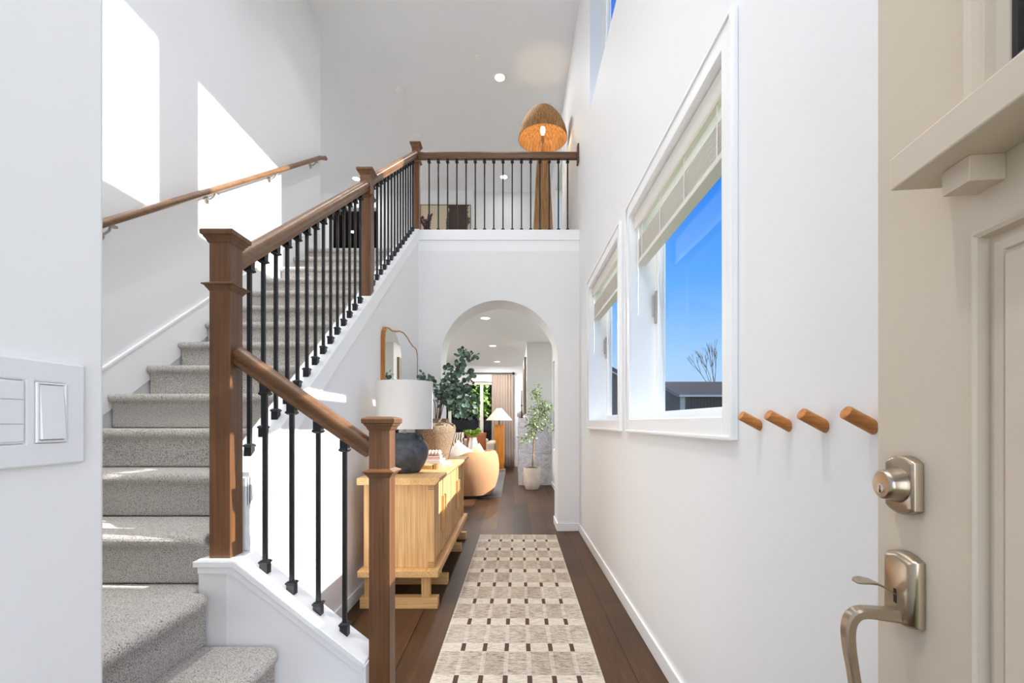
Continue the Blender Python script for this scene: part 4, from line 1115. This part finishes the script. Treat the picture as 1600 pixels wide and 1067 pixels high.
for k in range(9):
    a = 2*math.pi*k/9; e_ = Vector((CVX+0.14*math.cos(a), CVY+0.14*math.sin(a), 0.99+random.uniform(-0.02, 0.06)))
    p = smooth_path([Vector((CVX, CVY, 0.88)), Vector((CVX, CVY, 0.88)).lerp(e_, 0.5)+Vector((0, 0, 0.03)), e_], 4)
    stm.tube([tuple(q) for q in p], 0.003, 5)
    for q in p[3:]:
        for _ in range(3): pointed_leaf(lf, q, rnd()+Vector((math.cos(a)*0.6, math.sin(a)*0.6, 0.5)), Vector((0.1, 0.2, 1)), 0.07, 0.02)
lo = obj('foliage', lf, GRN, gn, merge=False); so_ = obj('stem', stm, GRN, gn); so_['kind'] = 'stuff'
# sofa
SOF = fabric('beige_sofa_fabric', (196, 182, 162), 0.9, sc=250)
sf = thing('sofa', 'beige sofa with rounded arm in front of the patio door', 'sofa', (-1.6, 9.6, 0.0125))
obj('base', MB().box(-2.75, -0.56, 9.15, 10.05, 0.10, 0.40), SOF, sf, bevel=0.03, seg=3)
obj('arm', MB().box(-0.555, -0.39, 9.10, 10.08, 0.10, 0.80), SOF, sf, bevel=0.05, seg=4)
obj('arm', MB().box(-2.92, -2.755, 9.10, 10.08, 0.10, 0.80), SOF, sf, bevel=0.05, seg=4)
obj('back', MB().box(-2.75, -0.56, 9.85, 10.08, 0.405, 0.84), SOF, sf, bevel=0.05, seg=4)
for x in (-2.745, -1.65): obj('seat_cushion', MB().box(x, x+1.085, 9.13, 9.84, 0.405, 0.53), SOF, sf, bevel=0.04, seg=4)
for x in (-2.85, -0.47):
    for y in (9.2, 9.98): obj('leg', MB().tube([(x, y, 0.013), (x, y, 0.10)], 0.025, 10), NEWEL, sf)
pillow(-0.79, 9.60, 0.775, 0.42, 0.42, 0.13, (140, 84, 52), 'rust brown cushion at the right end of the sofa', rx=-14, rz=4)
pm2 = M('striped_cushion', (210, 200, 185), 0.9); wv2 = pm2.node('ShaderNodeTexWave'); wv2.inputs['Scale'].default_value = 6; wv2.inputs['Distortion'].default_value = 6
pm2.l.new(pm2.coord(), wv2.inputs['Vector']); pm2.color(pm2.ramp(wv2.outputs['Fac'], [(0.45, (96, 76, 62)), (0.55, (226, 216, 202))]))
pillow(-1.26, 9.60, 0.775, 0.44, 0.44, 0.13, None, 'brown and cream patterned cushion on the sofa', rx=-14, rz=-6, mat=pm2.m)
pillow(-1.73, 9.60, 0.765, 0.42, 0.42, 0.13, (90, 80, 74), 'dark taupe cushion on the sofa left of the patterned one', rx=-14, rz=6)
# floor lamp
fx, fy = -0.37, 11.42
fl_ = thing('floor_lamp', 'amber wooden column floor lamp with pleated cone shade by the curtain', 'lamp', (fx, fy, 0))
obj('column', MB().box(fx-0.125, fx+0.125, fy-0.10, fy+0.10, 0.03, 1.13), wood('glossy_amber_wood', [(176, 104, 22), (200, 124, 30), (216, 142, 44)], 'z', 1, 0.25), fl_, bevel=0.004)
obj('base', MB().box(fx-0.15, fx+0.15, fy-0.12, fy+0.12, 0.0005, 0.03), M('cream_plinth', (206, 196, 180), 0.6).m, fl_, bevel=0.003)
obj('pole', MB().tube([(fx, fy, 1.13), (fx, fy, 1.56)], 0.012, 12), M('dark_bronze', (60, 48, 38), 0.4, 0.6).m, fl_, smooth=True)
shm = MB(); n = 72
for i in range(n):
    a = 2*math.pi*i/n; w_ = 1.0 if i % 2 else 0.975
    for r, z in ((0.335, 1.245), (0.065, 1.545), (0.062, 1.542), (0.331, 1.243)): shm.v.append((fx+r*w_*math.cos(a), fy+r*w_*math.sin(a), z))
for i in range(n):
    j = (i+1) % n
    for k in range(4): k2 = (k+1) % 4; shm.f.append((4*i+k, 4*j+k, 4*j+k2, 4*i+k2))
obj('lamp_shade', shm, fabric('pleated_cream_shade', (236, 224, 208), trans=0.4), fl_)
# curtain and rod
CUR = fabric('blush_linen_curtain', (184, 166, 152), trans=0.25, sc=300)
cu = MB(); n = 110; x0, x1 = -0.60, -0.01
yc = YB-0.075
rows = [(0.012, 1.06), (0.35, 1.02), (1.2, 1.0), (2.40, 0.97), (2.475, 0.96)]
for z, wdt in rows:
    for i in range(n+1):
        t = i/n; x = x0+(x1-x0)*t; x = (x-(x0+x1)/2)*wdt+(x0+x1)/2
        cu.v.append((x, yc+0.012*math.sin(t*2*math.pi*8)+0.006*math.sin(t*37+z*2), z))
for r_ in range(len(rows)-1):
    for i in range(n): a = r_*(n+1)+i; cu.f.append((a, a+1, a+n+2, a+n+1))
o = obj('curtain', cu, CUR, smooth=True); sol = o.modifiers.new('thickness', 'SOLIDIFY'); sol.thickness = 0.003
tag(o, 'blush linen curtain hanging in pleats right of the patio door', 'curtain'); pivot(o, (-0.3, yc, 0.01))
cu2 = thing('curtain_rod', 'black curtain rod above the patio door', 'curtain rod', (-1.4, YB, 2.51))
BLK = M('black_rod', (30, 26, 24), 0.4, 0.5).m
obj('rod', MB().tube([(-3.0, yc, 2.512), (0.0, yc, 2.512)], 0.014, 12), BLK, cu2, smooth=True)
for x in (-2.95, -1.5, -0.02): obj('bracket', MB().box(x-0.01, x+0.01, yc, YB-0.0005, 2.500, 2.524).box(x-0.02, x+0.02, YB-0.006, YB-0.0005, 2.47, 2.55), BLK, cu2)
obj('finial', MB().ellipsoid((0.014, yc, 2.512), (0.02, 0.02, 0.02), 14, 8), BLK, cu2, smooth=True)
# fireplace
MAR = M('veined_marble', (205, 205, 208), 0.25)
mf = MAR.noise(MAR.coord((1, 1, 1.6)), 2.2, 6, 0.65, 2.5)
MAR.color(MAR.ramp(mf, [(0.40, (214, 214, 214)), (0.485, (200, 200, 202)), (0.5, (150, 152, 158)), (0.515, (204, 204, 206)), (0.7, (220, 219, 216))]))
fp = thing('fireplace', 'marble fireplace surround with white chimney breast beyond the arch', 'fireplace', (0.4, 8.63, 0))
FX = XR-0.0005
fb = wall_holes('x', 0.085, 0.25, 8.63, 10.4, 0.0005, 1.275, [(9.05, 9.98, 0.12, 0.80)])
obj('marble_surround', fb, MAR.m, fp)
obj('marble_side', MB().box(0.2505, FX, 8.63, 8.75, 0.0005, 0.602).box(0.2505, FX, 8.63, 8.75, 0.606, 1.275), MAR.m, fp)
obj('chimney_breast', MB().box(0.2505, FX, 8.7505, 10.4, 0.0005, 1.275).box(0.243, FX, 8.63, 10.4, 1.2755, ZL-0.0205), STONEUP, fp)
obj('firebox', MB().box(0.24, 0.2500, 9.05, 9.98, 0.12, 0.80), DARKN, fp)
o = obj('framed_artwork', MB().box(0.20, 0.2425, 8.88, 10.15, 1.36, 2.47), wood('bronze_frame', [(84, 70, 54), (98, 82, 64), (110, 94, 74)], 'z'), bevel=0.003)
tag(o, 'dark brown frame hanging on the chimney breast, seen edge-on', 'picture frame'); pivot(o, (0.243, 9.5, 1.36))
c1 = thing('candlestick', 'tall dark candlestick on the marble mantel', 'candlestick', (0.15, 8.74, 1.2755))
obj('holder', MB().lathe([(0.0001, 0), (0.04, 0), (0.042, 0.008), (0.014, 0.02), (0.010, 0.10), (0.016, 0.12), (0.010, 0.14), (0.009, 0.22), (0.018, 0.235), (0.018, 0.25), (0.0001, 0.25)], (0.15, 8.74, 1.2758), 20), BLK, c1, smooth=True)
obj('candle', MB().lathe([(0.0001, 0.2505), (0.0105, 0.2505), (0.009, 0.53), (0.0001, 0.535)], (0.15, 8.74, 1.2758), 14), M('taupe_candle', (96, 80, 72), 0.6).m, c1, smooth=True)
o = obj('glass_orb', MB().ellipsoid((0.125, 8.93, 1.276+0.065), (0.065, 0.065, 0.065), 24, 14), M('smoky_glass', (150, 138, 128), 0.12).m, smooth=True)
tag(o, 'round smoky glass ornament on the mantel behind the candlestick', 'ornament'); pivot(o, (0.125, 8.93, 1.276))
# olive tree
OX, OY = 0.325, 8.13
ot = thing('potted_olive_tree', 'small potted olive tree in a cream pot before the fireplace', 'plant', (OX, OY, 0))
obj('pot', MB().lathe([(0.0001, 0.0005), (0.115, 0.0005), (0.122, 0.01), (0.146, 0.09), (0.150, 0.11), (0.158, 0.37), (0.160, 0.39), (0.150, 0.39), (0.147, 0.35), (0.0001, 0.34)], (OX, OY, 0), 40), clay('cream_planter', (208, 198, 186), (218, 209, 197), (226, 218, 208), 10, 0.6, 0.05), ot, smooth=True)
obj('soil', MB().ellipsoid((OX, OY, 0.35), (0.146, 0.146, 0.05), 24, 8), clay('moss_soil', (58, 52, 34), (76, 70, 42), (96, 90, 56), 60, 0.95, 0.8), ot, smooth=True)
OLB = leafmat('olive_bark', [(120, 92, 66), (146, 114, 84), (168, 136, 104)], 0.8)
OLV = leafmat('olive_leaf', [(84, 106, 58), (132, 152, 96), (196, 206, 166)], 0.4, 30)
tp = [Vector((OX, OY, 0.38)), Vector((OX+0.02, OY, 0.62)), Vector((OX+0.03, OY+0.01, 0.88)), Vector((OX+0.09, OY, 1.10)), Vector((OX+0.13, OY, 1.34)), Vector((OX+0.10, OY, 1.55)), Vector((OX+0.06, OY, 1.80))]
tp = smooth_path(tp, 4)
obj('trunk', MB().tube([tuple(p) for p in tp], 0.017, 8, scales=[1-0.75*i/len(tp) for i in range(len(tp))]), OLB, ot, smooth=True)
lf = MB()
def branch(a, b, nl, L=0.06, W=0.010, spread=0.075):
    p = smooth_path([a, a.lerp(b, 0.5)+rnd(0.03)+Vector((0, 0, 0.02)), b], 5)
    obj('branch', MB().tube([tuple(q) for q in p], 0.0055, 5, scales=[1-0.7*i/len(p) for i in range(len(p))]), OLB, ot, smooth=True)
    for k in range(nl):
        q = p[random.randint(3, len(p)-1)]+rnd(spread)
        pointed_leaf(lf, q, rnd()+Vector((0, 0, 0.3)), rnd()+Vector((0, -0.3, 1)), random.uniform(0.8, 1.3)*L, W*1.3)
V = Vector
for a, b, nl in ((tp[10], (OX-0.17, OY-0.04, 0.86), 70), (tp[12], (OX-0.02, OY-0.08, 0.98), 60), (tp[14], (OX-0.07, OY-0.02, 1.16), 75), (tp[12], (OX+0.33, OY-0.03, 1.08), 50), (tp[15], (OX+0.25, OY+0.02, 1.28), 75),
                 (tp[16], (OX+0.31, OY-0.05, 1.44), 80), (tp[17], (OX-0.02, OY, 1.38), 60), (tp[17], (OX+0.20, OY-0.05, 1.52), 60), (tp[20], (OX+0.01, OY, 1.70), 50), (tp[21], (OX+0.10, OY-0.02, 1.80), 60), (tp[13], (OX+0.08, OY-0.12, 1.12), 50)):
    branch(V(a), V(b), nl)
obj('foliage', lf, OLV, ot, merge=False)

# ------------------------------------------------------------------ outdoors
GR = clay('lawn', (58, 72, 36), (76, 92, 46), (92, 106, 56), 3, 0.95, 0.3)
o = obj('ground', MB().box(-30, 50, -20, 60, -0.5, -0.30), GR); struct(o, 'lawn around the house', 'ground')
SID = M('dark_siding', (58, 56, 62), 0.7)
wv = SID.node('ShaderNodeTexWave', bands_direction='X'); wv.inputs['Scale'].default_value = 2.2
SID.l.new(SID.coord(), wv.inputs['Vector']); SID.color(SID.ramp(wv.outputs['Fac'], [(0.0, (44, 43, 50)), (0.3, (62, 61, 69)), (1.0, (66, 65, 73))]))
ROOF = clay('dark_shingles', (22, 20, 24), (30, 28, 32), (38, 35, 38), 6, 0.9, 0.3)
GUT = paint('gutter_white', (200, 200, 204), 0.5, 0)
nh = thing('neighbour_house', 'dark grey neighbouring house with white gutter seen through the nearer window', 'building', (11.5, 23, -0.3))
obj('wall', MB().prism([(20, -0.3), (20, 2.40), (23, 3.19), (26, 2.40), (26, -0.3)], 'x', 7.35, 16), SID.m, nh)
obj('roof', MB().prism([(19.7, 2.36), (23, 3.25), (26.3, 2.36), (26.3, 2.30), (23, 3.19), (19.7, 2.30)], 'x', 7.15, 16.2), ROOF, nh)
obj('gutter', MB().box(7.15, 16.2, 19.60, 19.70, 2.30, 2.38), GUT, nh)
obj('corner_board', MB().box(7.30, 7.50, 19.94, 20.0, -0.3, 2.3), GUT, nh)
obj('rake_board', MB().prism([(19.7, 2.28), (23, 3.17), (23, 3.22), (19.7, 2.34)], 'x', 7.10, 7.15), M('rake_grey', (120, 120, 126), 0.6).m, nh)
n2 = thing('distant_house', 'dark house farther off seen through the smaller-looking window', 'building', (5, 34, -0.3))
obj('wall', MB().prism([(3.0, -0.3), (3.0, 3.9), (5.6, 4.6), (8.2, 3.9), (8.2, -0.3)], 'y', 30.3, 38), SID.m, n2)
obj('roof', MB().prism([(2.7, 3.75), (5.6, 5.35), (8.5, 3.75), (8.5, 3.55), (5.6, 5.1), (2.7, 3.55)], 'y', 30, 38.3), ROOF, n2)
obj('gable_trim', MB().prism([(2.7, 3.50), (5.6, 5.05), (8.5, 3.50), (8.5, 3.42), (5.6, 4.93), (2.7, 3.42)], 'y', 29.96, 30.04), GUT, n2)
def bare_tree(x, y, h, label):
    t = thing('bare_tree', label, 'tree', (x, y, -0.3))
    mb = MB()
    def grow(p, d, L, r, lv):
        q = p+d*L; mb.tube([tuple(p), tuple((p+q)/2+rnd(L*0.05)), tuple(q)], r, 5, scales=[1, 0.85, 0.7])
        if lv == 0: return
        for _ in range(3 if lv > 1 else 4):
            nd = (d+rnd(0.34)+V((0, 0, 0.15))).normalized(); grow(q, nd, L*random.uniform(0.6, 0.8), r*0.62, lv-1)
    grow(V((x, y, -0.3)), V((0, 0, 1)), h*0.40, 0.055, 4)
    obj('branches', mb, BARK, t, merge=False)
bare_tree(12.1, 27, 5.2, 'leafless tree rising behind the roof at the window\'s right side')
bare_tree(10.9, 28, 3.3, 'small leafless treetop behind the middle of the neighbouring roof')
FEN = wood('dark_fence_wood', [(50, 40, 36), (62, 50, 44), (74, 60, 52)], 'z', 0.5, 0.8)
fe = thing('garden_fence', 'dark wooden garden fence behind the patio door', 'fence', (-2.0, 16.5, -0.3))
for k in range(34):
    x = -5.0+0.15*k; obj('board', MB().box(x, x+0.138, 16.5, 16.53, -0.3, 1.28+random.uniform(-0.01, 0.01)), FEN, fe)
obj('rail', MB().box(-5, 0.1, 16.45, 16.5, 0.9, 1.0), FEN, fe); obj('rail', MB().box(-5, 0.1, 16.45, 16.5, 0.1, 0.2), FEN, fe)
DGR = leafmat('dark_evergreen', [(16, 24, 14), (28, 38, 22), (48, 62, 32)], 0.6, 3)
def shrub(x, y, z0, z1, rx, n, mat, label, name='garden_tree', trunk=None):
    t = thing(name, label, 'tree', (x, y, -0.3)); lf = MB()
    for _ in range(n):
        d_ = rnd(); 
        while d_.length > 1: d_ = rnd()
        d_ = d_.normalized()*(d_.length**0.4)
        c = V((x+d_.x*rx, y+d_.y*rx*0.8, (z0+z1)/2+d_.z*(z1-z0)/2))
        pointed_leaf(lf, c, rnd(), rnd(), random.uniform(0.14, 0.26), 0.06)
    obj('foliage', lf, mat, t, merge=False)
    obj('trunk', MB().tube([(x, y, -0.3), (x+0.05, y, (z0+z1)/2)], 0.08, 8), trunk or BARK, t, smooth=True)
shrub(-3.6, 20.6, 0.5, 4.6, 1.6, 2800, DGR, 'dark evergreen tree behind the garden fence, leftmost')
shrub(-0.6, 19.4, 0.5, 4.4, 1.25, 2600, DGR, 'dark evergreen tree behind the garden fence, right one')
shrub(-1.35, 17.4, 1.3, 3.0, 0.40, 220, GRN, 'slender tree with sunlit-pale trunk and bright leaves above the fence', 'slender_tree', M('sunlit_trunk', (214, 196, 170), 0.8).m)  # trunk colour made pale to stand in for sunlight on it

hd = thing('tall_hedge', 'tall dark hedge closing off the garden behind the trees', 'hedge', (-2.5, 24.5, -0.3)); lf = MB()
for _ in range(7000):
    c = V((random.uniform(-8, 2.5), 24.5+random.uniform(-0.5, 0.5), random.uniform(0.2, 6.0)))
    pointed_leaf(lf, c, rnd(), rnd(), random.uniform(0.22, 0.36), 0.11)
obj('foliage', lf, DGR, hd, merge=False)
obj('stem', MB().box(-8, 2.5, 24.45, 24.75, -0.3, 5.6), DGR, hd)
